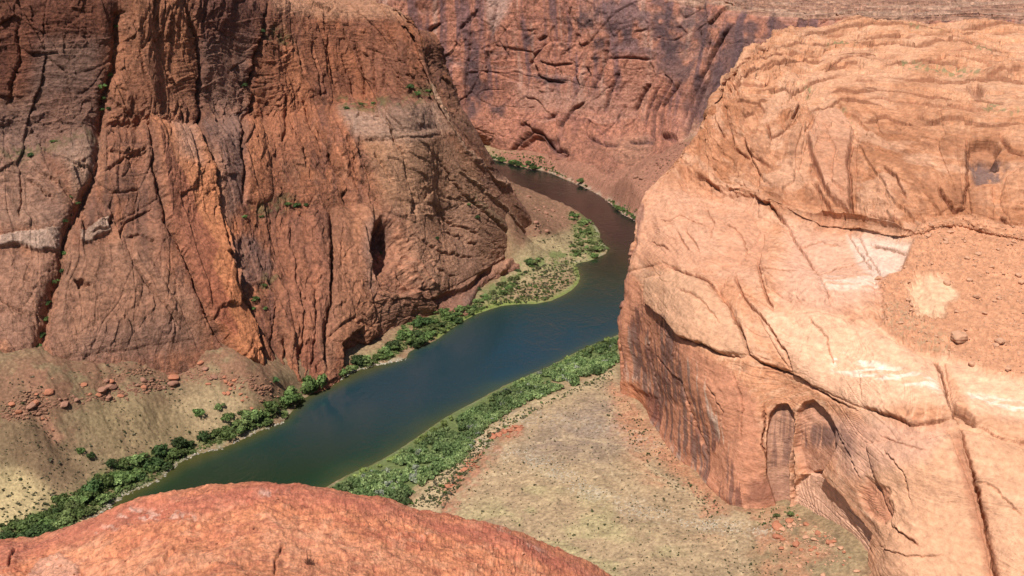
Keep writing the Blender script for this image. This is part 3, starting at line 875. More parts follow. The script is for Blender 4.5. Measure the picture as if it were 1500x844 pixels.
# pale edge running down the spur
Lc([(634, 124), (652, 165), (670, 206), (690, 235), (712, 255), (760, 290)], 5, -3, col=(0.55, 0.36, 0.25), taper=False)
Lc([(655, 240), (700, 278), (735, 305), (765, 345)], 3, -3, col=(0.52, 0.34, 0.22))
lum = L_.col.mean(2, keepdims=True)
L_.col = L_.col*(0.82+0.16*sstep(190, 150, L_.P[..., 2]))[..., None]*np.array((1.06, 0.97, 0.90))  # cloud shade dimmed into the cliff's colour, less in the lower half
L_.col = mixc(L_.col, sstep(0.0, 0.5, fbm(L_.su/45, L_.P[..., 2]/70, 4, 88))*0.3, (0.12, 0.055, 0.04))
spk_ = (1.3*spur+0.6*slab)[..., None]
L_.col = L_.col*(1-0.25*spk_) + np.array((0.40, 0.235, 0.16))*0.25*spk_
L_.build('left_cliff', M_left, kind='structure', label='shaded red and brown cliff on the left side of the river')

# ================================================================== BACK CLIFF
b = R((380, 236, 0.1), (500, 236, 0.1), (600, 230, 0.1), (690, 224, 0.1), (740, 234, 0.1), (790, 247, 0.1), (840, 262, 0.1), (890, 287, 0.1), (945, 320, 0.1), (1010, 335, 0.1),
      (1100, 340, 0.1), (1250, 345, 0.1), (1450, 345, 0.1), (1750, 345, 0.1))
rows = [shift(b, 0, 0, -15), shift(b, 0, 6, 2)]
rows.append(R((380, 190, 1610), (500, 190, 1610), (600, 190, 1590), (690, 190, 1575), (740, 205, 1540), (790, 218, 1480), (840, 228, 1430), (885, 236, 1375), (945, 255, 1270), (1010, 255, 1180),
              (1100, 270, 1130), (1250, 280, 1110), (1450, 280, 1080), (1750, 280, 1050)))
rows.append(R((380, 150, 1630), (500, 150, 1630), (600, 150, 1605), (690, 150, 1590), (740, 160, 1565), (790, 165, 1520), (840, 175, 1485), (890, 180, 1445), (950, 185, 1400), (1020, 175, 1330),
              (1100, 190, 1280), (1250, 200, 1250), (1450, 200, 1200), (1750, 200, 1200)))
rows.append(R((380, 80, 1650), (500, 80, 1650), (600, 85, 1625), (690, 85, 1610), (740, 85, 1585), (790, 88, 1545), (840, 88, 1515), (890, 88, 1480), (960, 88, 1440), (1030, 95, 1385),
              (1100, 90, 1350), (1250, 90, 1320), (1450, 90, 1300), (1750, 90, 1300)))
rows.append(R((380, 20, 1665), (500, 20, 1665), (600, 20, 1640), (690, 20, 1625), (740, 20, 1600), (790, 20, 1560), (840, 20, 1530), (890, 22, 1495), (965, 24, 1455), (1040, 30, 1405),
              (1100, 34, 1380), (1250, 34, 1350), (1450, 38, 1320), (1750, 38, 1320)))
rim = R((380, -35, 1680), (500, -35, 1680), (600, -32, 1660), (690, -30, 1645), (740, -28, 1620), (790, -25, 1580), (840, -20, 1550), (890, -14, 1515), (970, -8, 1475), (1045, 4, 1425),
        (1110, 16, 1400), (1250, 21, 1370), (1450, 24, 1340), (1750, 24, 1340))
rows.append(rim)
rows.append(shift(rim, 15, 60, 2))
rows.append(shift(rim, 60, 500, 14))
rows.append(shift(rim, 150, 1800, 25))
Pb = loft(rows, 1050, 600)
B_ = Surf(Pb)
B_.jx = B_.px+0.4*(B_.jx-B_.px)
B_.jy = B_.py+0.4*(B_.jy-B_.py)
if B_.N[400, 200, 1] > 0:
    B_.N = -B_.N
    B_.flip = True
s, z, px, py = B_.su, Pb[..., 2], B_.px, B_.py
wz = z + 8*fbm(s/80, z/60, 3, 170)
ws = s + 12*fbm(s/70, z/50, 3, 171) - 0.35*z
d = 10*fbm(ws/130, z/200, 3, 131)
f1, bd, cv = facets(ws/75, wz/90, 14)
d += 6*f1 - 1.5*np.exp(-(bd/0.02)**2)
f2, bd2, cv2 = facets((ws+0.4*wz)/24, wz/30, 15)
fm = sstep(-0.1, 0.5, fbm(s/90, z/60, 3, 16))*(1-np.exp(-((px-775)/45)**2-((py-215)/35)**2))
d += fm*(2.6*f2 - 0.6*np.exp(-(bd2/0.04)**2))
f3, bd3, cv3 = facets((ws-0.3*wz)/8, wz/7, 17)
d += (0.3+0.7*fm)*1.3*f3
t = wz/16
d += 1.3*((t % 1)**2-0.4)*sstep(-0.2, 0.3, fbm(s/100, z/30, 3, 18)) + 0.15*(((wz/5.3) % 1)-0.5) + 0.6*fbm(s/14, z/14, 4, 133, 0.6)
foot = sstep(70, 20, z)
sb = ((wz + 3*fbm(s/60, z/20, 3, 150))/7) % 1
plat = sstep(0.75, 0.97, np.abs(B_.N[..., 2]))
tb = ((Pb[..., 1]*0.02 + z*0.12 + 1.2*fbm(s/150, Pb[..., 1]/120, 4, 151)) % 1)
B_.d = d*(1-0.6*foot*(px > 800))*(1-0.6*plat) - plat*5*(tb**2-0.4)
for k, (u, v, wd, dp) in enumerate(((ws/16, z/90, 0.05, 3), ((ws-0.8*z)/30, (z+0.6*ws)/110, 0.045, 3.5), (ws/110, wz/22, 0.04, 2))):
    rg = np.abs(vn(u, v, 640+k))
    cl = np.exp(-(rg/wd)**2)*sstep(0.1, 0.4, fbm(s/80, z/70, 3, 650+k))*(1-plat)*(1-foot)
    B_.d -= dp*cl
    crb = cl if k == 0 else np.maximum(crb, cl)
B_.d *= 1-0.8*np.exp(-((px-775)/48)**2-((py-215)/34)**2)
st = fbm(s/13, z/150, 4, 140)
n1 = fbm(s/80, z/60, 5, 141)
n2 = fbm(s/24, z/14, 5, 142, 0.6)
c = np.zeros(Pb.shape) + np.array((0.40, 0.165, 0.105))
c = mixc(c, sstep(-0.1, 0.6, n1)*0.6, (0.44, 0.19, 0.12))
c = mixc(c, sstep(0.1, 0.7, n2)*0.4, (0.21, 0.095, 0.08))
c = mixc(c, contour(s/160, (wz+0.1*ws)/14, 0.03, 910)*0.35, (0.13, 0.065, 0.06))
c = mixc(c, sstep(0.2, 0.7, fbm(s/120, wz/9, 4, 911))*0.4, (0.50, 0.27, 0.20))
c = mixc(c, sstep(0.15, 0.7, st)*sstep(60, 130, z)*0.75, (0.14, 0.08, 0.085))
c = mixc(c, sstep(0.35, 0.8, -st)*sstep(60, 130, z)*0.5, (0.47, 0.30, 0.23))
c = mixc(c, crb*0.55, (0.085, 0.045, 0.045))
c = mixc(c, plat*0.9, (0.42, 0.225, 0.145))
c = mixc(c, plat*np.exp(-(tb/0.1)**2)*0.8, (0.17, 0.08, 0.06))  # shade under the plateau ledges, painted as dark lines
c = mixc(c, plat*sstep(0, 0.6, fbm(s/90, Pb[..., 1]/30, 4, 152))*0.5, (0.52, 0.33, 0.23))
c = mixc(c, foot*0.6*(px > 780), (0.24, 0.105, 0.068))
c = c*(1+0.3*fbm(s/6, z/5, 4, 145, 0.7)[..., None])
c = mixc(c, np.exp(-(bd2/0.06)**2)*0.3, (0.10, 0.05, 0.045))
B_.col = c
Bc, Bp = B_.crack, B_.patch
spk = sstep(-0.5, 0.15, fbm(px/22, py/28, 5, 44))
Bp([(940, -20), (1110, 5), (1160, 40), (1110, 70), (1060, 130), (1030, 190), (990, 120), (960, 100), (950, 40)], col=(0.10, 0.062, 0.064), soft=12, amt=0.75, mask=spk)
Bp([(870, -20), (945, -20), (960, 80), (890, 80)], col=(0.17, 0.10, 0.10), soft=12, amt=0.8, mask=spk)
for q in ([(886, 33), (902, 33), (903, 50), (886, 50)], [(908, 40), (922, 40), (920, 60), (910, 60)], [(867, 56), (888, 56), (885, 72), (868, 72)], [(864, 80), (876, 80), (874, 92), (864, 92)],
          [(655, 142), (673, 142), (677, 178), (660, 178)], [(712, 150), (738, 150), (733, 169), (712, 173)], [(692, 112), (710, 119), (719, 144), (706, 146)], [(648, 80), (665, 82), (660, 92), (648, 90)],
          [(684, 82), (700, 70), (702, 160), (682, 175), (678, 120)], [(720, 40), (732, 36), (728, 60), (720, 64)], [(765, 52), (776, 52), (776, 68), (765, 66)], [(760, 80), (768, 80), (768, 96), (761, 98)],
          [(840, 20), (880, 10), (870, 40), (845, 45)], [(965, 60), (990, 62), (985, 85), (968, 88)], [(950, 20), (985, 10), (980, 60), (960, 50)], [(671, 86), (682, 88), (676, 104)], [(778, 108), (828, 115), (825, 124), (780, 120)]):
    Bp(q, col=(0.10, 0.06, 0.06), soft=5, amt=0.85, mask=sstep(-0.9, 0.2, vn(px/6, py/8, 3)))
Bp([(710, -20), (750, -20), (745, 20), (722, 50), (714, 30)], col=(0.46, 0.31, 0.25), soft=7, amt=0.6)
Bp([(745, 120), (860, 135), (930, 145), (930, 165), (850, 165), (760, 160)], col=(0.40, 0.21, 0.15), soft=12, amt=0.6)
Bp([(915, 95), (960, 90), (950, 150), (920, 165), (895, 150)], col=(0.40, 0.18, 0.12), soft=6, amt=0.7)
for q, w, dp in (([(671, 46), (692, 18)], 4, 9), ([(625, 46), (643, 32)], 4, 8), ([(680, 40), (700, 14)], 3, 6), ([(767, 96), (780, 80), (795, 64)], 3.5, 7), ([(783, 60), (797, 52)], 4, 7),
                 ([(820, 188), (842, 160), (858, 149)], 3.5, 8), ([(800, 175), (815, 165)], 3, 6), ([(884, 167), (895, 130), (909, 100)], 3, 7), ([(926, 162), (938, 140), (950, 119)], 4.5, 12), ([(954, 212), (957, 167), (984, 114)], 5, 12),
                 ([(963, 201), (970, 156), (995, 121)], 4, 12), ([(945, 190), (948, 160), (968, 118)], 4, 9), ([(890, 56), (886, 85), (874, 121), (864, 140)], 4, 9), ([(888, 85), (925, 84), (956, 86)], 3, 6),
                 ([(781, 108), (800, 117), (828, 121)], 3, 7), ([(785, 90), (810, 95), (838, 92)], 2.5, 5), ([(1000, 190), (1010, 150), (1025, 117), (1046, 75), (1060, 50), (1075, 36)], 4, 14),
                 ([(1005, 200), (1020, 150), (1040, 110)], 4, 10), ([(840, 100), (848, 130), (838, 150)], 3, 6), ([(855, 95), (862, 110), (850, 135)], 3, 6), ([(758, 184), (765, 180), (773, 184), (776, 192)], 3, 8),
                 ([(730, 0), (722, 40), (712, 90), (708, 150)], 4, 6), ([(690, 50), (684, 100), (680, 160)], 3, 6), ([(1040, 60), (1030, 100)], 4, 8), ([(800, 215), (830, 222), (825, 235), (812, 243)], 4, 8),
                 ([(860, 200), (880, 210), (905, 212)], 4, 7), ([(920, 205), (940, 208), (960, 205)], 4, 8)):
    Bc(q, w*0.9, dp, step=-dp*0.35, fade=10, col=(0.14, 0.07, 0.065))
Bc([(747, 233), (754, 214), (765, 200), (779, 191), (792, 194), (800, 206), (806, 212)], 4, 14, col=(0.06, 0.03, 0.03), taper=False, k_=0.95)
Bp([(750, 238), (758, 214), (768, 202), (780, 195), (792, 198), (798, 208), (804, 240)], disp=-16, soft=2, warp=0.3)
Bp([(800, 204), (818, 206), (820, 222), (834, 226), (826, 236), (808, 222)], disp=-9, soft=3, col=(0.2, 0.1, 0.09), amt=0.5)
Bp([(966, 196), (990, 200), (992, 208), (970, 208)], disp=-10, soft=2, col=(0.2, 0.09, 0.08), amt=0.5)
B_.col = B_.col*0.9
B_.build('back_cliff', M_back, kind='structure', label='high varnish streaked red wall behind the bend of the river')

# ================================================================== RIGHT MESA
r1 = R((898, 575, 13), (930, 603, 15), (1000, 688, 21), (1070, 742, 25), (1150, 742, 28), (1200, 762, 33), (1262, 835, 37), (1340, 930, 45), (1500, 980, 50), (1850, 1000, 60))
rr2 = R((908, 480, 634), (950, 425, 602), (1010, 482, 520), (1090, 535, 480), (1150, 580, 462), (1200, 620, 442), (1260, 690, 402), (1340, 745, 368), (1500, 780, 345), (1850, 800, 325))
rr3 = R((926, 380, 642), (962, 350, 630), (1030, 395, 565), (1115, 440, 512), (1180, 490, 472), (1235, 530, 452), (1300, 560, 424), (1380, 598, 400), (1520, 610, 388), (1850, 620, 365))
rr4 = R((942, 305, 662), (975, 278, 668), (1050, 295, 640), (1120, 315, 600), (1190, 335, 570), (1260, 350, 550), (1330, 362, 528), (1400, 352, 530), (1520, 372, 505), (1850, 380, 480))
rr4b = R((985, 250, 690), (1000, 235, 700), (1060, 245, 662), (1120, 265, 622), (1190, 300, 590), (1260, 310, 566), (1330, 325, 545), (1400, 315, 545), (1520, 335, 520), (1850, 340, 500))
rr5 = R((1042, 186, 722), (1058, 150, 730), (1090, 128, 735), (1150, 145, 710), (1190, 150, 705), (1240, 165, 690), (1310, 190, 640), (1400, 185, 600), (1520, 180, 590), (1850, 170, 570))
rr5b = R((1058, 128, 745), (1068, 113, 765), (1095, 100, 790), (1150, 112, 780), (1195, 120, 770), (1260, 125, 760), (1330, 140, 715), (1410, 140, 690), (1520, 140, 670), (1850, 135, 640))
rr6 = R((1078, 104, 790), (1090, 90, 830), (1120, 72, 870), (1180, 75, 880), (1230, 80, 880), (1290, 85, 870), (1360, 95, 830), (1430, 98, 810), (1520, 98, 800), (1850, 95, 760))
rr7 = R((1115, 72, 900), (1130, 58, 950), (1160, 42, 1010), (1220, 36, 1060), (1270, 32, 1090), (1320, 32, 1100), (1390, 40, 1060), (1450, 40, 1050), (1520, 38, 1050), (1850, 38, 1000))
rows = [shift(r1, 0, -2, -30), r1, rr2, rr3, rr4, rr4b, rr5, rr5b, rr6, rr7, shift(rr7, 0, 40, -25), shift(rr7, 10, 120, -150)]
for r in rows:
    e = r[0]
    r.insert(0, e+np.array([45, 50, -6]))
    r.insert(0, e+np.array([230, 160, -12]))
Pr = loft(rows, 1500, 1350)
Q = Surf(Pr)
js = 0.3+0.7*sstep(150, 330, Q.py)
Q.jx = Q.px+(Q.jx-Q.px)*(0.4+0.6*js)
Q.jy = Q.py+(Q.jy-Q.py)*js
if Q.N[700, 400, 2] < 0:
    Q.N = -Q.N
    Q.flip = True
s, px, py = Q.su, Q.px, Q.py
z = Pr[..., 2]
# distance up the sheet in metres
tv = np.concatenate([np.zeros((Pr.shape[0], 1)), np.cumsum(np.linalg.norm(np.diff(Pr, axis=1), axis=2), axis=1)], axis=1)
steep = 1-np.abs(Q.N[..., 2])
wz = z + 5*fbm(s/70, tv/70, 3, 270)
ws = s + 7*fbm(s/45, tv/45, 3, 271)
clf = sstep(0.35, 0.7, steep)
up = sstep(140, 165, z)
top = sstep(195, 215, z)
d = 7*fbm(ws/100, tv/120, 3, 231)
blk = up*(1-top)
cv, bd, tx, ty = voro((ws+0.25*tv)/42, (tv-0.1*ws)/60, 24)
d += blk*(3.5*(cv-0.5) - 0.7*np.exp(-(bd/0.02)**2) + 3.2*tx*(cv-0.2)) + (1-blk)*(1.5*fbm(ws/35, tv/50, 3, 232))
cv2, bd2, tx2, ty2 = voro((ws-0.3*tv)/15, tv/19, 25)
m2 = sstep(0.0, 0.5, fbm(s/60, tv/60, 3, 240))
d += blk*m2*(1.4*(cv2-0.5) - 0.3*np.exp(-(bd2/0.04)**2) + 1.8*tx2*(cv2-0.4))
f3, bd3, cv3 = facets((ws+0.5*tv)/7, tv/5, 26)
m3 = sstep(0.0, 0.5, fbm(s/35, tv/35, 3, 241))
d += (0.25+0.75*np.maximum(blk, top))*m3*1.1*f3
f5, bd5, cv5 = facets(ws/13, (wz+0.06*ws)/3.2, 27)
m5 = np.maximum(blk, top)*sstep(-0.35, 0.15, fbm(s/50, tv/35, 3, 242))
d += m5*(2.2*f5 - 0.5*np.exp(-(bd5/0.06)**2))
f6, bd6, cv6 = facets(ws/5, (wz-0.05*ws)/1.5, 28)
d += m5*0.6*f6
dd = 0.35*ws+tv                                        # bedding dips to the right on the slopes
bl1 = contour(dd/70+0.3*fbm(s/60, tv/60, 2, 921), (wz+0.05*ws)/5.5, 0.04, 920)
bl2 = contour(s/35, (wz+0.16*ws*sstep(-0.3, 0.3, fbm(s/80, tv/80, 2, 922)))/2.4, 0.06, 923)
bm1 = sstep(-0.15, 0.3, fbm(s/40, tv/25, 3, 924))
bm2 = sstep(-0.1, 0.4, fbm(s/28, tv/22, 3, 925))
d -= 0.45*bl1*bm1 + 0.22*bl2*bm2
# bedding: steps on the plateau, shallow laminae on the slopes
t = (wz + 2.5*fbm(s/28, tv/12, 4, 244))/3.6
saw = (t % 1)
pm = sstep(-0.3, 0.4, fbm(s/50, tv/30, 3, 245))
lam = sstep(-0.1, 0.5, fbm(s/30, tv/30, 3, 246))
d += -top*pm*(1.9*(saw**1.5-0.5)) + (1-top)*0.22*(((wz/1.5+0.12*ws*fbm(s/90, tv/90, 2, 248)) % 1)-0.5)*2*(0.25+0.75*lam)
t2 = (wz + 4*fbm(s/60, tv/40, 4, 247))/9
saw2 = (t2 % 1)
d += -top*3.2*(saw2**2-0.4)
d += 0.28*fbm(s/5, tv/4, 4, 233, 0.55) + 0.9*fbm(s/26, tv/20, 3, 236) + (top+blk)*0.5*fbm(s/7, tv/5, 4, 234)
d -= 4.5*sstep(1260, 1150, px)*top
Q.d = d
n1 = fbm(s/60, tv/50, 5, 280)
n2 = fbm(s/14, wz/4, 5, 281, 0.6)
c = np.zeros(Pr.shape) + np.array((0.54, 0.265, 0.155))
c = mixc(c, sstep(-0.1, 0.6, n1)*0.5, (0.58, 0.335, 0.22))
c = mixc(c, sstep(0.0, 0.7, n2)*0.35, (0.40, 0.19, 0.11))
c = mixc(c, sstep(0.2, 0.8, -n2)*0.4, (0.58, 0.38, 0.26))
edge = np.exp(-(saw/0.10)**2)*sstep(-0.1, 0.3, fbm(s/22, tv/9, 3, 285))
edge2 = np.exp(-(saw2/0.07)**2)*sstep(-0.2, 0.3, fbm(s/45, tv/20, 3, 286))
c = mixc(c, bl1*bm1*0.7, (0.27, 0.12, 0.07))
c = mixc(c, bl2*bm2*0.55, (0.34, 0.16, 0.095))
fl = fbm(s/11, (wz+0.1*ws*fbm(s/90, tv/90, 2, 248))/0.9, 4, 290, 0.65)      # fine bedding lines
c = mixc(c, sstep(0.05, 0.6, fl)*0.5*(0.35+0.65*lam), (0.33, 0.15, 0.085))
c = mixc(c, sstep(0.1, 0.7, -fl)*0.35, (0.64, 0.42, 0.28))
c = mixc(c, top*pm*edge*0.6, (0.24, 0.10, 0.055))  # overhang shade painted as dark lines at the plateau steps
c = mixc(c, top*edge2*0.7, (0.21, 0.085, 0.05))  # the same painted shade along the larger steps
c = mixc(c, top*sstep(0.0, 0.6, fbm(s/40, tv/14, 4, 291))*0.5, (0.58, 0.36, 0.235))
c = mixc(c, m5*np.exp(-(bd5/0.07)**2)*0.45, (0.25, 0.11, 0.065))
c = c*(1+0.2*m5*(cv5-0.5))[..., None]
c = mixc(c, blk*np.exp(-(bd/0.04)**2)*0.4, (0.27, 0.12, 0.07))
c = mixc(c, blk*(0.5+0.45*sstep(-0.2, 0.5, fbm(s/16, tv/22, 4, 287))), (0.33, 0.145, 0.078))
wt = sstep(0.05, 0.45, fbm(ws/13, wz/4.5, 5, 294, 0.62))
c = mixc(c, wt*0.42*(1-0.4*sstep(140, 100, z)), (0.33, 0.15, 0.085))
c = mixc(c, sstep(0.1, 0.5, fbm(ws/30, wz/7, 4, 295))*0.3, (0.66, 0.42, 0.29))
c = mixc(c, top*0.3, (0.44, 0.22, 0.125))
c = mixc(c, blk*sstep(0.15, 0.6, fbm(s/5, tv/16, 4, 293))*0.4, (0.22, 0.10, 0.06))
c = c*(1+0.16*fbm(s/2.5, tv/2.0, 4, 288, 0.7)[..., None])
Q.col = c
Rp = Q.patch
def Rc(pts, w=3, depth=3, **k):
    Q.crack(pts, w*0.8, depth*0.8, **k)
# colour zones
Rp([(945, 270), (1110, 290), (1140, 400), (1100, 430), (1040, 420), (975, 390), (925, 400), (930, 320)], col=(0.50, 0.265, 0.175), soft=22, amt=0.6)
Rp([(1150, 320), (1300, 350), (1310, 400), (1290, 440), (1200, 470), (1140, 440)], col=(0.58, 0.35, 0.255), soft=18, amt=0.65)
Rp([(1240, 335), (1340, 350), (1320, 390), (1280, 410), (1255, 380)], col=(0.62, 0.47, 0.38), soft=6, amt=0.75)
Rp([(1120, 450), (1230, 470), (1380, 520), (1400, 600), (1260, 600), (1180, 560), (1120, 490)], col=(0.67, 0.41, 0.275), soft=14, amt=0.85)
Rp([(1380, 505), (1520, 540), (1700, 560), (1700, 640), (1420, 610)], col=(0.67, 0.41, 0.275), soft=10, amt=0.85)
Rp([(1380, 610), (1700, 640), (1700, 900), (1480, 900), (1430, 700)], col=(0.57, 0.325, 0.205), soft=10, amt=0.85)
Rp([(1270, 640), (1390, 640), (1460, 860), (1270, 860), (1280, 760)], col=(0.57, 0.32, 0.20), soft=12, amt=0.8)
Rp([(1180, 605), (1390, 630), (1360, 680), (1240, 700)], col=(0.52, 0.30, 0.22), soft=14, amt=0.6)
Rp([(945, 400), (1000, 400), (1090, 470), (1095, 525), (1060, 520), (1000, 490), (960, 450)], col=(0.52, 0.30, 0.19), soft=8, amt=0.8)
wh = sstep(-0.1, 0.5, fbm(px/30, py/5, 4, 61))
Rp([(1220, 520), (1300, 535), (1370, 560), (1376, 580), (1300, 565), (1220, 545)], col=(0.74, 0.60, 0.49), soft=6, amt=0.9, mask=wh)
Rp([(1420, 575), (1520, 590), (1600, 600), (1600, 615), (1500, 605), (1425, 590)], col=(0.74, 0.60, 0.49), soft=6, amt=0.9, mask=wh)
Rp([(1210, 400), (1310, 405), (1300, 425), (1200, 430)], col=(0.68, 0.55, 0.45), soft=8, amt=0.6, mask=wh)
# lower cliff face: varnish and streaks
strk = fbm(px/3.2, py/60, 4, 91)
Rp([(890, 470), (930, 400), (985, 480), (1070, 540), (1110, 590), (1120, 700), (1160, 745), (1060, 745), (1000, 695), (930, 610), (890, 580)], col=(0.44, 0.20, 0.125), soft=8, amt=0.85)
Rp([(905, 480), (985, 470), (1040, 560), (1060, 640), (1080, 740), (1040, 730), (960, 640), (915, 600)], col=(0.60, 0.46, 0.36), soft=8, amt=0.75, mask=sstep(0.05, 0.4, strk))
vm_ = sstep(-0.15, 0.25, strk+0.4*fbm(px/20, py/20, 4, 93))
Rp([(925, 440), (985, 465), (1010, 520), (1040, 600), (1065, 730), (1020, 700), (960, 630), (912, 590), (920, 520)], col=(0.15, 0.07, 0.055), soft=8, amt=0.85, mask=vm_)
Rp([(1040, 640), (1085, 690), (1100, 742), (1060, 742), (1030, 700)], col=(0.17, 0.075, 0.055), soft=8, amt=0.85, mask=vm_)
Rp([(1100, 700), (1160, 700), (1160, 735), (1090, 735)], col=(0.2, 0.09, 0.065), soft=8, amt=0.6)
Rp([(915, 570), (955, 585), (960, 620), (925, 605)], disp=-1.5, soft=5, col=(0.16, 0.06, 0.045), amt=0.7)
Rp([(896, 470), (915, 400), (938, 300), (948, 300), (930, 400), (915, 500), (905, 560)], col=(0.20, 0.10, 0.08), soft=5, amt=0.75, mask=sstep(-0.4, 0.2, strk))
Rp([(896, 560), (930, 560), (945, 620), (920, 600)], col=(0.46, 0.19, 0.10), soft=5, amt=0.7)
# rounded blocks
for q, h, r in (([(952, 408), (1000, 405), (1050, 432), (1074, 461), (1093, 499), (1097, 522), (1066, 519), (1008, 494), (979, 466), (958, 445)], 5, 16),
                ([(1055, 432), (1080, 410), (1091, 441), (1128, 482), (1149, 515), (1157, 546), (1120, 534), (1099, 515), (1080, 465)], 3.5, 12),
                ([(950, 282), (1010, 275), (1090, 300), (1110, 330), (1092, 380), (1045, 405), (1000, 400), (975, 388), (925, 400), (935, 340)], 6, 40),
                ([(1060, 425), (1075, 400), (1110, 385), (1118, 425), (1135, 455), (1095, 440)], 3, 10), ([(1115, 332), (1145, 324), (1186, 374), (1207, 428), (1215, 452), (1160, 445), (1125, 425), (1112, 374)], 4, 16),
                ([(1150, 320), (1240, 330), (1277, 395), (1290, 470), (1222, 453), (1207, 428), (1186, 374)], 3.5, 22), ([(1270, 650), (1390, 640), (1425, 720), (1460, 860), (1268, 860), (1300, 770)], 9, 70),
                ([(1400, 628), (1500, 650), (1650, 660), (1650, 900), (1478, 900), (1445, 760), (1415, 680)], 9, 45), ([(1160, 552), (1100, 450), (1230, 468), (1370, 520), (1388, 600), (1330, 620), (1260, 596)], 5, 30),
                ([(1384, 522), (1650, 570), (1650, 645), (1500, 640), (1430, 620), (1396, 598)], 6, 25), ([(1058, 138), (1140, 118), (1175, 140), (1160, 175), (1120, 180), (1090, 200), (1070, 190)], 5, 16),
                ([(1090, 200), (1120, 182), (1130, 205), (1128, 226), (1096, 224)], 4, 10), ([(1150, 190), (1182, 172), (1183, 200), (1172, 237), (1132, 226)], 6, 16), ([(1106, 238), (1168, 232), (1208, 300), (1192, 328), (1106, 312)], 7, 28),
                ([(1256, 192), (1400, 190), (1412, 290), (1370, 312), (1290, 304), (1250, 290)], 6, 40), ([(1418, 266), (1456, 264), (1457, 312), (1422, 320)], 4, 12), ([(1476, 252), (1510, 232), (1570, 260), (1560, 330), (1482, 322), (1464, 290)], 5, 16),
                ([(1002, 250), (1048, 192), (1095, 232), (1100, 288), (1052, 283), (1012, 262)], 5, 18), ([(1163, 140), (1178, 142), (1165, 178), (1150, 190), (1140, 165)], 4, 8)):
    Q.dome(q, h, r, rim=0.4)
# traced joints
for q, w, dp, st in (([(1149, 320), (1186, 374), (1194, 387), (1207, 428), (1217, 453)], 2.4, 2.5, 1.5), ([(1240, 329), (1257, 358), (1277, 395)], 2.2, 2.5, 1),
    ([(1257, 333), (1273, 370), (1290, 403)], 2.2, 2.2, 1), ([(1273, 350), (1300, 355), (1337, 362)], 2.4, 3.5, -2), ([(950, 410), (956, 445), (979, 466), (1008, 495), (1040, 508), (1066, 520), (1095, 526)], 3, 4, -3.5),
    ([(1053, 432), (1074, 461), (1095, 499), (1099, 520), (1120, 536), (1165, 555), (1190, 569), (1252, 600)], 3, 4, -1.5), ([(1078, 403), (1091, 441), (1128, 482), (1149, 515), (1157, 545)], 2.4, 3, -1.2),
    ([(979, 391), (1008, 407), (1045, 424), (1053, 432)], 2.5, 3, -2), ([(1111, 374), (1120, 424), (1136, 457)], 3, 3, -2), ([(1373, 515), (1381, 544), (1389, 594)], 3, 3.5, 0),
    ([(1259, 545), (1263, 586)], 1.6, 0.8, 0), ([(1288, 639), (1320, 653), (1359, 664)], 1.8, 1.4, 0), ([(1300, 769), (1320, 783), (1347, 797)], 2.6, 2.5, -1.5), ([(1263, 598), (1296, 606), (1332, 624), (1385, 622), (1400, 614)], 3, 3.2, -2.2),
    ([(1426, 622), (1455, 635), (1520, 645)], 2, 1.6, -1.2), ([(1249, 208), (1244, 231), (1242, 297)], 4.5, 9, -3), ([(1176, 138), (1160, 176)], 4, 7, -2), ([(1124, 178), (1131, 203), (1153, 188)], 3, 4, -2),
    ([(1205, 112), (1213, 107), (1231, 96), (1262, 93), (1298, 94)], 3.5, 4, -3), ([(1071, 117), (1100, 119), (1121, 121), (1130, 112)], 3, 3, -3), ([(1249, 124), (1265, 127), (1283, 127)], 2.5, 3, -2),
    ([(1099, 287), (1125, 300), (1149, 320)], 4, 5, -3), ([(1016, 258), (1035, 262), (1053, 279)], 4, 5, -3), ([(1190, 250), (1205, 280), (1223, 308)], 4, 5, -3), ([(1286, 306), (1300, 312), (1318, 310)], 3.5, 5, -3),
    ([(1373, 275), (1398, 304), (1416, 296)], 4, 5, -3), ([(1464, 308), (1480, 325), (1500, 340)], 4, 5, -3), ([(1416, 195), (1414, 230), (1418, 262), (1410, 300)], 4, 5, 2), ([(1466, 190), (1480, 215), (1505, 225)], 4, 5, -2),
    ([(1181, 195), (1190, 225), (1205, 262), (1215, 285)], 3.5, 5, -3), ([(1088, 200), (1098, 225), (1130, 240)], 3, 4, -2), ([(1070, 190), (1072, 215), (1095, 228)], 3, 4, -2), ([(1050, 180), (1060, 200)], 3, 3, -2),
    ([(1110, 150), (1120, 165)], 3, 3, -2), ([(1295, 245), (1312, 262), (1330, 290)], 3.5, 3, -2), ([(1160, 60), (1185, 52), (1240, 54)], 2.6, 3, -3), ([(1130, 80), (1180, 82), (1210, 78)], 2.4, 3, -2.5), ([(1300, 64), (1380, 60), (1450, 66)], 2, 3, -2.5),
    ([(1330, 105), (1400, 96), (1460, 106)], 2, 3, -2.5), ([(1360, 75), (1400, 78), (1430, 75)], 2, 3, -2), ([(1250, 150), (1340, 152), (1400, 162), (1470, 160)], 2, 2.5, -2), ([(1280, 45), (1360, 40), (1440, 45)], 2, 3, -2.5),
    ([(1000, 560), (1012, 610), (1030, 680)], 2.4, 1.6, 1), ([(1075, 545), (1088, 600), (1086, 650)], 2, 1.6, 1), ([(1120, 592), (1118, 650), (1125, 700)], 4, 4, 2), ([(1161, 600), (1158, 650), (1165, 740)], 4, 5, 0),
    ([(1206, 600), (1240, 655), (1262, 700)], 2.4, 2, -1.5), ([(935, 330), (922, 400), (908, 470), (902, 560)], 3, 4, 0), ([(955, 470), (950, 520), (962, 600)], 2.5, 1.5, 0)):
    Rc(q, w, dp, step=st, fade=10, col=(0.24, 0.10, 0.06))
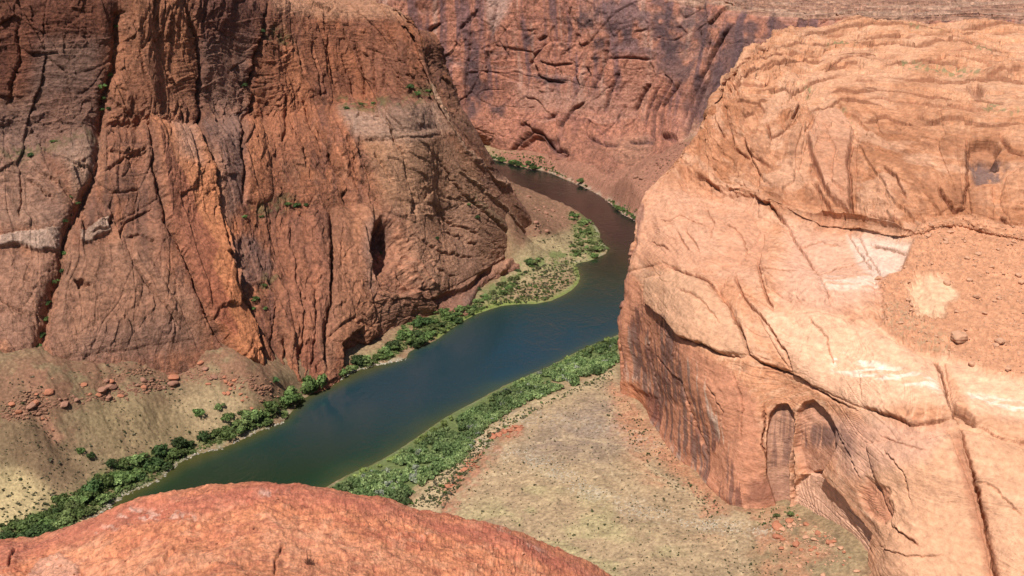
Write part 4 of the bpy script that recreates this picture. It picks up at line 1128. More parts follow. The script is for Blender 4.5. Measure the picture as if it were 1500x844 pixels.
for q in ([(1062, 125), (1100, 101), (1130, 93), (1170, 96)], [(1075, 108), (1130, 96), (1180, 87), (1250, 89), (1320, 86)], [(1120, 73), (1200, 67), (1290, 71), (1400, 67), (1500, 71)], [(1150, 53), (1250, 48), (1350, 53), (1500, 50)],
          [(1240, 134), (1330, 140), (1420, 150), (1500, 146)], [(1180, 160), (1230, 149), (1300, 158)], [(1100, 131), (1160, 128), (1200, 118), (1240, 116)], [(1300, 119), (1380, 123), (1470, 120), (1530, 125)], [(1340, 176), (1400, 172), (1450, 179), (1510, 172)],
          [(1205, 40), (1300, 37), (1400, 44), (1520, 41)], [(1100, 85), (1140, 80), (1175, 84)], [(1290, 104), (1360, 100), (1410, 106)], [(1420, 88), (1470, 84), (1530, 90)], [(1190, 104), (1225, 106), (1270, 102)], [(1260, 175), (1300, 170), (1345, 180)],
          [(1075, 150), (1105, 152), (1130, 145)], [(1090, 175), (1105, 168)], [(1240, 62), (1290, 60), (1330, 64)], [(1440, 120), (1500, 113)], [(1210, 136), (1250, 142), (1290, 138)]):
    Rc(q, 3, 2.2, step=-2.6, fade=7, col=(0.20, 0.085, 0.05), k_=0.85)  # ledges stepped, with overhang shade painted along them
for q in ([(1004, 341), (1022, 366), (1029, 382)], [(994, 345), (1012, 374)], [(1030, 300), (1048, 330), (1040, 362)], [(970, 330), (1000, 322), (1040, 335)], [(960, 360), (985, 372)], [(1060, 330), (1085, 345), (1100, 372)],
          [(1110, 395), (1140, 400), (1170, 396)], [(1165, 350), (1200, 345), (1235, 352)], [(1190, 400), (1240, 385), (1280, 372)], [(1000, 430), (1030, 450), (1060, 480)], [(1180, 470), (1210, 500), (1225, 540)], [(1300, 660), (1330, 700), (1335, 740)],
          [(1420, 700), (1460, 720), (1500, 760)], [(1280, 800), (1330, 815), (1380, 810)], [(1230, 330), (1215, 310), (1222, 300)], [(960, 520), (1000, 560), (1010, 600)], [(1040, 560), (1060, 600), (1050, 640)]):
    Rc(q, 2, 1.6, step=-0.7, fade=8, col=(0.30, 0.14, 0.085), k_=0.7)
Rc([(1373, 524), (1385, 561), (1391, 598), (1404, 630), (1422, 683), (1438, 745), (1451, 802), (1467, 860)], 3, 11, step=3.5, fade=25, taper=False, col=(0.34, 0.16, 0.10))
Rc([(1390, 596), (1408, 606), (1428, 622)], 5, 14, step=-2, fade=10, col=(0.2, 0.09, 0.06))
# the leaning slab and holes
Rp([(1181, 195), (1199, 167), (1227, 158), (1249, 185), (1247, 210), (1240, 297), (1213, 280), (1190, 225)], disp=5, soft=3, col=(0.45, 0.24, 0.16), amt=0.5)
Rp([(1415, 236), (1417, 210), (1422, 200), (1436, 196), (1452, 196), (1462, 202), (1468, 214), (1460, 224), (1466, 236), (1440, 240)], disp=-8, soft=3, col=(0.33, 0.16, 0.095), amt=0.85)
Rp([(1415, 222), (1440, 212), (1462, 224), (1480, 238), (1464, 256), (1430, 262)], disp=-3, soft=6, col=(0.13, 0.09, 0.085), amt=0.8, mask=sstep(-0.7, 0.1, fbm(px/9, py/9, 3, 66)))
Rp([(1416, 130), (1430, 126), (1444, 134), (1434, 146), (1420, 140)], disp=-7, soft=2.5, col=(0.25, 0.13, 0.09), amt=0.6)
Rp([(1450, 28), (1480, 27), (1482, 37), (1454, 37)], disp=-9, soft=2, col=(0.25, 0.13, 0.09), amt=0.6)
Rp([(1486, 28), (1530, 26), (1530, 38), (1490, 38)], disp=-9, soft=2, col=(0.25, 0.13, 0.09), amt=0.6)
# arches in the lower cliff
Rp([(1129, 606), (1137, 594), (1150, 593), (1158, 604), (1158, 640), (1154, 680), (1160, 738), (1135, 738), (1122, 692), (1124, 630)], disp=-4.5, soft=2, warp=0.5, col=(0.36, 0.20, 0.14), amt=0.8)
Rp([(1166, 604), (1174, 592), (1187, 588), (1200, 597), (1216, 622), (1222, 655), (1206, 700), (1173, 690), (1163, 655)], disp=-5, soft=2, warp=0.5, col=(0.42, 0.22, 0.15), amt=0.7)
Rp([(1168, 625), (1225, 622), (1238, 640), (1222, 660), (1178, 655), (1163, 660)], col=(0.13, 0.075, 0.065), soft=6, amt=0.75, mask=sstep(-0.6, 0.2, strk))
Rp([(1127, 600), (1158, 600), (1156, 680), (1130, 690)], col=(0.20, 0.11, 0.085), soft=5, amt=0.7, mask=sstep(-0.1, 0.2, strk))
Rp([(1166, 712), (1175, 696), (1194, 690), (1214, 702), (1235, 727), (1250, 756), (1269, 780), (1266, 830), (1235, 800), (1202, 775), (1167, 760)], disp=-3.5, soft=2, warp=0.4, col=(0.60, 0.36, 0.25), amt=0.9)
Rp([(1228, 620), (1252, 640), (1256, 670), (1238, 668)], col=(0.17, 0.095, 0.075), soft=6, amt=0.7)
Rp([(1272, 700), (1300, 715), (1305, 750), (1288, 765), (1262, 750), (1258, 720)], disp=-2, soft=5, col=(0.42, 0.18, 0.11), amt=0.7)
Rp([(1392, 640), (1412, 640), (1430, 700), (1450, 780), (1470, 850), (1450, 850), (1425, 760), (1405, 690)], col=(0.36, 0.165, 0.10), soft=6, amt=0.7)
# talus apron on the bench
TAL = [(1345, 325), (1420, 310), (1500, 330), (1650, 345), (1650, 580), (1520, 560), (1440, 545), (1382, 512), (1330, 506), (1290, 478), (1296, 440), (1285, 412), (1315, 392), (1332, 365)]
tsd = np.full(px.shape, -99.)
mt = Q.box(TAL, 60)
tsd[mt] = polysd(Q.jx[mt], Q.jy[mt], TAL)
tk = sstep(-5, 8, tsd)
isl = sstep(-9, 9, 9*fbm(s/6, tv/6, 4, 310)+ np.where(mt, polysd(Q.jx, Q.jy, [(1327, 424), (1348, 403), (1385, 403), (1398, 432), (1381, 457), (1360, 466), (1335, 450)]), -99))
tk = tk*(1-isl)
Q.d = Q.d*(1-0.75*tk) + tk*(1.2 + 0.7*np.abs(fbm(s/3, tv/3, 4, 300)) + 0.6*fbm(s/15, tv/15, 3, 301))
cvt, bdt, _, _ = voro(s/1.6, tv/1.6, 30)
Q.d += tk*sstep(0.75, 0.95, cvt)*0.7
tc_ = np.array((0.47, 0.235, 0.14))*(0.85+0.3*cvt[..., None])
Q.col = Q.col*(1-0.95*tk[..., None]) + tc_*0.95*tk[..., None]
Q.col = mixc(Q.col, isl*0.8, (0.62, 0.41, 0.27))
Rp([(1300, 440), (1330, 450), (1370, 480), (1400, 500), (1390, 520), (1330, 505), (1295, 475)], col=(0.30, 0.24, 0.15), soft=8, amt=0.5, mask=sstep(0, 0.5, vn(px/2.5, py/2.2, 6)))
for q in ([(1320, 100), (1400, 106), (1440, 112), (1430, 118), (1350, 112), (1310, 106)], [(1420, 65), (1450, 68), (1460, 78), (1430, 76)], [(1215, 62), (1260, 66), (1250, 72), (1210, 70)], [(1330, 50), (1390, 52), (1380, 58), (1330, 56)],
          [(1440, 150), (1500, 158), (1490, 166), (1440, 160)], [(1245, 165), (1252, 185), (1244, 180)], [(1225, 155), (1240, 160), (1235, 166)], [(1180, 118), (1195, 125), (1185, 134)]):
    Rp(q, col=(0.17, 0.18, 0.09), soft=3, amt=0.7, mask=sstep(-0.1, 0.5, vn(px/5, py/2, 26)))
lum = Q.col.mean(2, keepdims=True)
Q.col = np.clip(Q.col*1.08-lum*0.08, 0.015, 1)*np.array((1.0, 0.99, 0.985))
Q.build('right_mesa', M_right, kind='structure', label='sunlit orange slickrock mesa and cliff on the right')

# ================================================================== FOREGROUND RIM ROCK
crest = [(-260, 860), (-80, 815), (0, 793), (45, 788), (110, 768), (190, 735), (270, 717), (365, 711), (450, 721), (560, 735), (660, 757), (760, 783), (850, 822), (895, 845), (960, 885), (1100, 960)]
cr0 = [pt(a, b_, Y=7.4+0.0006*abs(a-380)) for a, b_ in crest]
rows = [shift(cr0, 0, 5.0, -9), shift(cr0, 0, 1.3, -2.0), shift(cr0, 0, 0.45, -0.38), cr0]
rows.append([pt(a, b_+26+0.03*(a+100)*(a > 0), Y=6.95) for a, b_ in crest])
rows.append([pt(a, b_+80+0.05*(a+100)*(a > 0), Y=6.2) for a, b_ in crest])
rows.append([pt(a, b_+180, Y=5.2) for a, b_ in crest])
rows.append([pt(a, b_+420, Y=3.7) for a, b_ in crest])
rows.append([np.array([p[0]*0.9, -0.5, H-2.1]) for p in rows[-1]])
rows.append([np.array([p[0]*2.2, -6, H-2.3]) for p in rows[-1]])
G = np.array(rows).transpose(1, 0, 2)
A = cr(G, 400)
A = cr(A.transpose(1, 0, 2), 400).transpose(1, 0, 2)
A = equal(A, 0, 1250)
A = equal(A, 1, 640)
W = Surf(A)
if W.N[400, 200, 2] < 0:
    W.N = -W.N
    W.flip = True
X, Y = A[..., 0]*1.0, A[..., 1]*1.0
nz = fbm(X/0.9, Y/0.9, 3, 400)
wx = X+0.02*fbm(X/0.06, Y/0.06, 2, 421)
wy = Y+0.02*fbm(X/0.06, Y/0.06, 2, 422)
d = 0.022*nz + 0.024*fbm(wx/0.3, wy/0.3, 3, 402) + 0.013*fbm(wx/0.075, wy/0.075, 5, 403, 0.72)
pit = sstep(0.15, 0.7, fbm(wx/0.05, wy/0.05, 3, 404, 0.6))
d += -0.009*pit*sstep(-0.3, 0.4, fbm(X/0.5, Y/0.5, 2, 405))
lay = contour(X/0.8, (Y+0.25*X)/0.13, 0.05, 950)*sstep(-0.1, 0.4, fbm(X/0.4, Y/0.3, 3, 951))
d -= 0.009*lay
for sc, sd_, dp in ((0.16, 46, 0.012), (0.07, 47, 0.006)):
    _c, _b, _, _ = voro(wx/sc+1.2*fbm(X/0.2, Y/0.2, 3, 48), wy/sc, sd_)
    mk_ = sstep(0.0, 0.4, fbm(X/0.35, Y/0.35, 3, sd_+400))
    d += mk_*(dp*(_c-0.5) - dp*np.exp(-(_b/0.07)**2))
W.d = d
c = np.zeros(A.shape) + np.array((0.62, 0.235, 0.118))
n1 = fbm(X/0.6, Y/0.35, 4, 410)
c = mixc(c, sstep(-0.1, 0.6, n1)*0.45, (0.66, 0.30, 0.17))
c = mixc(c, sstep(0.1, 0.7, -n1)*0.6, (0.47, 0.14, 0.08))
c = mixc(c, sstep(0.3, 0.8, fbm(X/0.07, Y/0.05, 3, 412))*0.5, (0.40, 0.13, 0.08))
c = mixc(c, pit*0.5, (0.33, 0.10, 0.06))
c = mixc(c, lay*0.45, (0.28, 0.085, 0.05))
c = c*(1+0.16*fbm(X/0.02, Y/0.02, 3, 406, 0.7)[..., None])
c = mixc(c, sstep(0.25, 0.6, fbm(X/0.12, Y/0.1, 4, 407))*0.3, (0.72, 0.38, 0.23))
gv = voro(wx/0.022, wy/0.022, 45)[0]-0.5
W.col = c*(1+0.18*gv[..., None])
W.d += 0.004*gv
W.patch([(-100, 800), (45, 788), (200, 733), (380, 708), (560, 733), (760, 782), (900, 848), (860, 850), (760, 810), (600, 760), (400, 735), (220, 765), (60, 815), (-100, 850)], col=(0.42, 0.13, 0.085), soft=12, amt=0.7)
pb = sstep(0.1, 0.5, fbm(W.px/9, W.py/5, 4, 420))
for q in ([(190, 745), (240, 745), (300, 760), (210, 765), (140, 785)], [(380, 720), (405, 718), (408, 727), (385, 728)], [(415, 712), (435, 714), (430, 718)], [(715, 765), (740, 770), (760, 780), (735, 776)], [(770, 795), (800, 805), (780, 812)],
          [(600, 780), (640, 782), (620, 786)]):
    W.patch(q, col=(0.68, 0.42, 0.32), soft=4, amt=0.65, mask=pb)
W.patch([(45, 840), (60, 822), (90, 816), (115, 830), (120, 860), (40, 860)], disp=0.03, soft=4, col=(0.58, 0.33, 0.24), amt=0.5)
for q in ([(200, 844), (232, 830), (245, 812), (262, 800)], [(402, 840), (404, 815), (412, 802), (425, 800)], [(150, 815), (170, 812), (185, 816)], [(15, 830), (22, 800)]):
    W.crack(q, 2.5, 0.035, step=-0.02, fade=8)
W.build('rim_rock', M_fore, kind='structure', label='rough orange red rim rock in the foreground')

#@@SCATTER
# ================================================================== PLANTS AND STONES
def tag(o, label, cat=None, group=None):
    o['label'] = label
    if cat:
        o['category'] = cat
    if group:
        o['group'] = group

def inpoly_points(pts, n, minsep=0):
    xs = [p[0] for p in pts]
    ys = [p[1] for p in pts]
    out = []
    tries = 0
    while len(out) < n and tries < 60:
        tries += 1
        X = RNG.uniform(min(xs), max(xs), n*3)
        Y = RNG.uniform(min(ys), max(ys), n*3)
        ok = polysd(X, Y, pts) > 0
        for a, b in zip(X[ok], Y[ok]):
            if len(out) >= n:
                break
            if minsep and any((a-c)**2+(2*(b-d))**2 < minsep**2 for c, d in out):
                continue
            out.append((a, b))
    return out

def floor_at(X, Y):
    return lookup(Zg, -0.80, 0.62, math.log(330), math.log(1800), np.asarray(X)/np.asarray(Y), np.log(Y))
def sd_at(X, Y):
    return lookup(SDg, -0.80, 0.62, math.log(330), math.log(1800), np.asarray(X)/np.asarray(Y), np.log(Y))
def ground(px, py):
    """point of the canyon floor seen at a photograph pixel"""
    z = 3.0
    for _ in range(12):
        p = pt(px, py, z=z)
        h = float(floor_at(p[0], p[1]))
        z = 0.5*z + 0.5*h
    return np.array([p[0], p[1], h])

def on_sheet(sh, px, py):
    qx, qy = sh.pq
    dist = (qx-px)**2+(qy-py)**2
    near = np.argwhere(dist < max(4.0, dist.min()*1.5))
    best = min(near, key=lambda ij: sh.Q[ij[0], ij[1], 1])
    return sh.Q[best[0], best[1]].copy(), sh.N[best[0], best[1]]
L_.pq = proj(L_.Q)
Q.pq = proj(Q.Q)

def crown_arrays(rng, r=1.0, h=1.2, clumps=9, leaves=36, leaf=0.16, col=(0.06, 0.10, 0.025), zc=0.55):
    """leaf sized faces in uneven clumps: returns verts (n,4,3) and a colour per face"""
    V, C = [], []
    for k in range(clumps):
        a = rng.uniform(0, 2*PI)
        rad = r*math.sqrt(rng.uniform(0, 1))*0.72
        cz = h*(0.25 + 0.6*rng.uniform(0, 1)*(1-0.6*(rad/r)**2))
        cc = np.array([rad*math.cos(a), rad*math.sin(a), cz])
        cr_ = r*rng.uniform(0.26, 0.46)
        d = rng.normal(size=(leaves, 3))
        d /= np.linalg.norm(d, axis=1, keepdims=True)
        d[:, 2] = np.abs(d[:, 2])*0.9 - 0.25
        p = cc + d*cr_*rng.uniform(0.6, 1.3, (leaves, 1))*np.array([1, 1, 0.8])
        n = d*0.8 + rng.normal(size=(leaves, 3))*0.35
        n /= np.linalg.norm(n, axis=1, keepdims=True)
        t = np.cross(n, rng.normal(size=(leaves, 3)))
        t /= np.linalg.norm(t, axis=1, keepdims=True)+1e-9
        b = np.cross(n, t)
        w = leaf*rng.uniform(0.6, 1.3, (leaves, 1))
        V.append(np.stack([p-t*w-b*w*0.6, p+t*w-b*w*0.5, p+t*w*0.8+b*w*0.7, p-t*w*0.7+b*w*0.6], 1))
        c = np.array(col)*rng.uniform(0.75, 1.3)*rng.uniform(0.8, 1.2, (leaves, 1))
        C.append(c)
    V = np.concatenate(V)
    V[..., 2] = np.maximum(V[..., 2], 0.02)
    return V, np.concatenate(C)

def quads_mesh(name, V, C, mat):
    n = len(V)
    me = bpy.data.meshes.new(name)
    me.vertices.add(n*4)
    me.vertices.foreach_set('co', V.astype(np.float32).ravel())
    me.loops.add(n*4)
    me.loops.foreach_set('vertex_index', np.arange(n*4, dtype=np.int32))
    me.polygons.add(n)
    me.polygons.foreach_set('loop_start', np.arange(0, n*4, 4, dtype=np.int32))
    me.polygons.foreach_set('loop_total', np.full(n, 4, np.int32))
    me.update(calc_edges=True)
    at = me.color_attributes.new('Col', 'FLOAT_COLOR', 'POINT')
    c = np.ones((n*4, 4), np.float32)
    c[:, :3] = np.repeat(C, 4, axis=0)
    at.data.foreach_set('color', c.ravel())
    me.materials.append(mat)
    return me

def tube(bm_v, bm_f, a, b, ra, rb, n=6):
    a, b = np.array(a, float), np.array(b, float)
    d = b-a
    d /= np.linalg.norm(d)
    t = np.cross(d, [0.3, 0.9, 0.2])
    t /= np.linalg.norm(t)
    u = np.cross(d, t)
    k = len(bm_v)
    for p, r in ((a, ra), (b, rb)):
        for i in range(n):
            an = 2*PI*i/n
            bm_v.append(tuple(p+r*(math.cos(an)*t+math.sin(an)*u)))
    for i in range(n):
        j = (i+1) % n
        bm_f.append((k+i, k+j, k+n+j, k+n+i))

def trunk_mesh(rng, name, spread=0.6, h=0.8, r=0.05):
    v, f = [], []
    for k in range(4):
        a = rng.uniform(0, 2*PI)
        m = (0.12*math.cos(a), 0.12*math.sin(a), h*0.45)
        e = (spread*math.cos(a)*0.8, spread*math.sin(a)*0.8, h)
        tube(v, f, (0.02*k, 0, -0.1), m, r, r*0.7)
        tube(v, f, m, e, r*0.7, r*0.25)
    me = bpy.data.meshes.new(name)
    me.from_pydata(v, [], f)
    me.materials.append(M_bark)
    return me

GREENS = dict(dark=(0.055, 0.085, 0.028), mid=(0.10, 0.14, 0.042), light=(0.15, 0.19, 0.065), olive=(0.10, 0.105, 0.04), grey=(0.12, 0.13, 0.085))
def leafy(kind, k):
    rng = np.random.default_rng(100+k)
    return quads_mesh('crown', *crown_arrays(rng, col=GREENS[kind], clumps=10 if kind != 'dark' else 14, leaves=40, leaf=0.13), M_leaf)
crowns = {g: [leafy(g, i+10*n) for i in range(3)] for n, g in enumerate(GREENS)}
trunks = [trunk_mesh(np.random.default_rng(50+i), 'trunk') for i in range(3)]

def put_tree(p, size, kind, label, group=None, cat='tree', name='riverside_tree'):
    e = bpy.data.objects.new(name, None)
    COL.objects.link(e)
    e.location = p
    e.rotation_euler = (0, 0, random.uniform(0, 6.28))
    e.scale = (size, size*random.uniform(0.85, 1.15), size*random.uniform(0.85, 1.15))
    e.empty_display_size = 0.3
    c = bpy.data.objects.new('crown', random.choice(crowns[kind]))
    t = bpy.data.objects.new('trunk', random.choice(trunks))
    for o in (c, t):
        COL.objects.link(o)
        o.parent = e
    tag(e, label, cat, group)
    return e

def put_shrub(p, size, kind, label, group, flat=0.8, name='shrub'):
    o = bpy.data.objects.new(name, random.choice(crowns[kind]))
    COL.objects.link(o)
    o.location = (p[0], p[1], p[2]-0.08*size)
    o.rotation_euler = (0, 0, random.uniform(0, 6.28))
    o.scale = (size, size*random.uniform(0.8, 1.2), size*flat*random.uniform(0.8, 1.2))
    tag(o, label, 'shrub', group)
    return o

def mpp(p):
    """metres per photograph pixel at a point"""
    return math.hypot(p[1]*cP + (H-p[2])*sP, 0)/FPX

# single trees one can point to: pixel of the foot, crown width in pixels
for x, y, wpx, kind, lab in ((235, 666, 27, 'dark', 'dark round tree on the sandy left bank, leftmost of the two close to each other'),
                             (264, 655, 24, 'dark', 'dark round tree on the sandy left bank, right of its near twin'),
                             (299, 645, 22, 'dark', 'dark green tree on the left bank where the sandy spur meets the river'),
                             (163, 684, 18, 'dark', 'small dark tree standing alone above the left bank thicket'),
                             (118, 665, 16, 'mid', 'bush at the gully mouth on the left slope, left of a pair'),
                             (133, 671, 15, 'dark', 'bush at the gully mouth on the left slope, right of a pair'),
                             (290, 610, 22, 'mid', 'low green bush growing in a hollow of the left sand slope'),
                             (322, 600, 16, 'light', 'bright small bush high in the line of bushes down the left sand slope'),
                             (334, 617, 22, 'mid', 'green bush low in the line of bushes down the left sand slope'),
                             (352, 608, 12, 'mid', 'small bush just right of the line of bushes down the left sand slope'),
                             (318, 640, 20, 'mid', 'green tree at the water between sand spur and pale pebbles on the left bank'),
                             (462, 570, 44, 'mid', 'broad green tree at the water under the left cliff'),
                             (420, 590, 34, 'mid', 'green tree at the cliff foot where the left bank narrows'),
                             (372, 618, 28, 'light', 'light green tree leaning over the left bank pebbles'),
                             (350, 630, 30, 'light', 'pale green spreading tree on the left river bank'),
                             (404, 560, 12, 'dark', 'dark bush in a cleft at the foot of the left cliff'),
                             (776, 384, 12, 'dark', 'dark round bush on the sandbar beside the tip of the cliff spur'),
                             (850, 268, 14, 'mid', 'green bush alone on the far pebble shore below the back cliff'),
                             (1158, 756, 11, 'light', 'bright green bush at the corner of the right cliff above the rubble'),
                             (1137, 757, 11, 'olive', 'faint olive bush at the foot of the right cliff left of the rubble')):
    p = ground(x, y)
    put_tree(p, wpx*0.5*mpp(p), kind, lab)

def bank(poly, n, wmin, wmax, kinds, label, group, sep=6, name='shrub', treeish=0):
    for x, y in inpoly_points(poly, n, sep):
        p = ground(x, y)
        if p[2] < 0.05:
            continue
        size = (wmin*0.6 + (wmax*1.12-wmin*0.6)*random.random()**1.3)*0.5*mpp(p)
        k = random.choice(kinds)
        if random.random() < treeish:
            put_tree(p, size, k, label, group, 'shrub', 'tall_shrub')
        else:
            put_shrub(p, size, k, label, group, name=name)
bank([(-30, 830), (0, 780), (50, 762), (110, 725), (160, 692), (200, 668), (240, 668), (285, 650), (300, 648), (285, 660), (252, 680), (225, 704), (190, 716), (155, 738), (110, 768), (40, 800), (0, 850)], 110, 14, 30,
     ['dark', 'mid', 'mid', 'light'], 'leafy green bush in the dense belt between the left sand slope and the river', 'bushes of the left bank belt', 5.5, 'riverside_bush', 0.12)
bank([(300, 648), (330, 630), (378, 600), (405, 588), (428, 575), (440, 584), (415, 612), (370, 629), (330, 648)], 34, 11, 26,
     ['mid', 'light', 'mid', 'olive'], 'leafy bush on the pale pebble bank below the left cliff end', 'bushes on the pebble bank', 8, 'riverside_bush', 0.15)
bank([(432, 575), (450, 560), (484, 552), (522, 533), (548, 520), (575, 505), (592, 502), (575, 520), (552, 531), (519, 540), (484, 563), (447, 578)], 26, 12, 24,
     ['dark', 'mid', 'light'], 'green bush squeezed between the left cliff foot and the water', 'bushes along the cliff foot', 7, 'riverside_bush')
bank([(578, 500), (590, 478), (620, 460), (655, 458), (690, 448), (705, 450), (690, 460), (664, 476), (634, 498), (606, 508)], 44, 11, 22,
     ['dark', 'mid', 'light', 'mid'], 'green bush in the clump below the cave cliff at the water', 'bushes below the cave cliff', 6, 'riverside_bush')
bank([(700, 425), (735, 412), (770, 390), (770, 380), (800, 375), (770, 408), (745, 432), (712, 448), (690, 455)], 34, 6, 14,
     ['dark', 'mid', 'olive', 'light'], 'bush on the landward side of the sandbar', 'bushes on the sandbar', 5, 'sandbar_bush')
bank([(835, 312), (868, 322), (880, 345), (893, 366), (868, 378), (830, 382), (835, 360), (850, 345)], 46, 7, 15,
     ['mid', 'light', 'olive'], 'green bush at the tip of the sandbar in the bend', 'bushes at the sandbar tip', 5, 'sandbar_bush')
bank([(770, 410), (835, 392), (838, 410), (815, 425), (760, 432)], 14, 5, 9, ['mid', 'olive'], 'small bush dotted on the bare middle of the sandbar', 'small bushes on the bare sandbar', 8, 'sandbar_bush')
bank([(690, 224), (727, 231), (767, 241), (800, 247), (802, 250), (767, 246), (727, 235), (700, 229)], 34, 6, 12, ['mid', 'dark'], 'dark bush on the far bank under the back cliff', 'bushes on the far bank', 3, 'far_bush')
bank([(888, 292), (910, 302), (936, 318), (936, 324), (912, 312), (890, 297)], 16, 7, 12, ['mid', 'light'], 'green bush on the far bank beside the right cliff edge', 'bushes on the far bank beside the right cliff', 3, 'far_bush')

# bushes rooted in the clefts and ledges of the left cliff
for x, y, w_ in ((160, 112, 14), (152, 130, 15), (152, 148, 12), (150, 162, 11), (160, 158, 8), (170, 40, 8), (96, 325, 12), (92, 372, 13), (90, 398, 10), (82, 412, 13), (72, 447, 12), (68, 468, 14), (62, 494, 14), (57, 510, 12),
                 (78, 206, 10), (45, 228, 10), (46, 540, 14), (374, 440, 14), (390, 452, 10), (388, 418, 10), (372, 452, 9), (600, 130, 12), (612, 138, 12), (626, 134, 10), (508, 158, 10), (530, 152, 9), (545, 150, 9),
                 (386, 48, 12), (360, 125, 10), (360, 318, 11), (425, 300, 12), (437, 303, 12), (448, 300, 9), (385, 318, 9), (688, 300, 9), (700, 318, 9), (642, 350, 8), (560, 372, 8), (115, 300, 10), (105, 290, 8)):
    p, n = on_sheet(L_, x, y)
    put_shrub(p-n*0.4, w_*0.5*mpp(p), random.choice(['mid', 'dark']), 'small green bush rooted in a cleft or ledge of the left cliff', 'bushes in the left cliff', 0.9, 'cliff_bush')

# the thicket on the right bank: nobody could count it
THK = [(907, 492), (907, 540), (880, 552), (845, 556), (842, 572), (800, 588), (760, 600), (735, 614), (712, 630), (700, 652), (688, 672), (665, 692), (640, 700), (618, 722), (596, 744), (555, 742), (520, 742), (478, 716), (515, 694),
       (551, 680), (597, 652), (636, 623), (672, 602), (707, 584), (736, 568), (771, 552), (800, 541), (853, 512)]
wp = np.array([pt(a, b, z=4)[:2] for a, b in THK])
lo, hi = wp.min(0), wp.max(0)
cand = RNG.uniform(lo, hi, (26000, 2))
c3 = np.column_stack([cand, np.full(len(cand), 4.0)])
cx, cy = proj(c3)
sdt = polysd(cx+4*fbm(cx/18, cy/18, 3, 500), cy+3*fbm(cx/18, cy/18, 3, 510), THK)
hh, sdr = floor_at(cand[:, 0], cand[:, 1]), sd_at(cand[:, 0], cand[:, 1])
cand, hh, sdt, sdr = [a[(sdt > 1.0) & (sdr < -1.0)] for a in (cand, hh, sdt, sdr)]
cand, hh, sdt, sdr = cand[:2700], hh[:2700], sdt[:2700], sdr[:2700]
protos = [crown_arrays(np.random.default_rng(700+i), clumps=6, leaves=26, leaf=0.19, col=(1, 1, 1)) for i in range(8)]
Vs, Cs = [], []
cn = fbm(cand[:, 0]/25, cand[:, 1]/25, 3, 520)
for i, (x, y) in enumerate(cand):
    V, C = protos[i % 8]
    edge = min(1, 0.45+(-sdr[i]-2)/14)
    sz = RNG.choice([1.4, 2.0, 2.6, 3.6])*RNG.uniform(0.85, 1.15)*edge
    an = RNG.uniform(0, 6.28)
    ca, sa = math.cos(an), math.sin(an)
    T = V*sz
    T = np.stack([T[..., 0]*ca-T[..., 1]*sa + x, T[..., 0]*sa+T[..., 1]*ca + y, T[..., 2]*RNG.uniform(0.8, 1.3) + hh[i]-0.1], -1)
    u = RNG.random()
    if sdr[i] < -7 and fbm(np.array([x/13]), np.array([y/13]), 3, 530)[0] > 0.42:
        continue
    if -sdr[i] < 9:
        g = np.array((0.17, 0.20, 0.06))
    elif u < 0.09:
        g = np.array((0.17, 0.18, 0.13))
    elif u < 0.55:
        g = np.array((0.09, 0.125, 0.045))
    else:
        g = np.array((0.145, 0.18, 0.07))
    g = g*(1+0.5*cn[i])
    Vs.append(T)
    Cs.append(C*g)
o = bpy.data.objects.new('thicket', quads_mesh('thicket', np.concatenate(Vs), np.concatenate(Cs), M_leaf))
COL.objects.link(o)
o['kind'] = 'stuff'
o['label'] = 'dense green tamarisk and willow thicket along the right bank'

# scrub dots on slopes and flats, ground cover
Vs, Cs = [], []
pr = [crown_arrays(np.random.default_rng(800+i), clumps=3, leaves=9, leaf=0.35, col=(1, 1, 1)) for i in range(6)]
def dots(poly, n, a, b, cols):
    P_ = inpoly_points(poly, n)
    if not P_:
        return
    xs = np.array([q[0] for q in P_])
    ys = np.array([q[1] for q in P_])
    z = np.full(len(xs), 8.0)
    for _ in range(10):
        W3 = np.array([pt(x, y, z=zz) for x, y, zz in zip(xs, ys, z)])
        h, sd_ = floor_at(W3[:, 0], W3[:, 1]), sd_at(W3[:, 0], W3[:, 1])
        z = 0.5*z+0.5*h
    for q, hz, s_ in zip(W3, h, sd_):
        if s_ > -1:
            continue
        V, C = pr[RNG.integers(6)]
        sz = RNG.uniform(a, b)*(1+0.8*(RNG.random() < 0.08))
        an = RNG.uniform(0, 6.28)
        ca, sa = math.cos(an), math.sin(an)
        T = V*sz
        Vs.append(np.stack([T[..., 0]*ca-T[..., 1]*sa+q[0], T[..., 0]*sa+T[..., 1]*ca+q[1], T[..., 2]*0.8+hz], -1))
        Cs.append(C*np.array(cols[RNG.integers(len(cols))]))
SC = [(0.10, 0.105, 0.05), (0.13, 0.115, 0.06), (0.07, 0.085, 0.03), (0.17, 0.15, 0.09)]
dots([(0, 560), (300, 510), (400, 575), (380, 625), (290, 645), (200, 665), (100, 730), (0, 790)], 1100, 0.3, 0.8, SC)
dots([(0, 690), (110, 735), (60, 770), (0, 790)], 120, 0.6, 1.2, SC)
dots([(660, 745), (740, 650), (810, 592), (900, 562), (960, 640), (1060, 745), (1140, 760), (1200, 844), (760, 844)], 1500, 0.22, 0.6, SC[:3])
dots([(870, 560), (900, 566), (1000, 680), (1060, 745), (1040, 760), (960, 700), (880, 600)], 220, 0.4, 0.8, SC[:3])
dots([(600, 742), (640, 702), (700, 656), (720, 630), (800, 590), (900, 540), (900, 560), (800, 590), (735, 632), (650, 745)], 500, 0.35, 0.9, SC)
dots([(700, 440), (770, 390), (850, 330), (885, 365), (845, 405), (760, 440)], 420, 0.4, 1.2, SC)
dots([(700, 245), (780, 290), (850, 325), (830, 350), (775, 365)], 260, 0.5, 1.2, SC[:3])
dots([(820, 255), (940, 250), (1040, 200), (1000, 280), (940, 315), (870, 280)], 140, 0.5, 1.2, SC[:3])
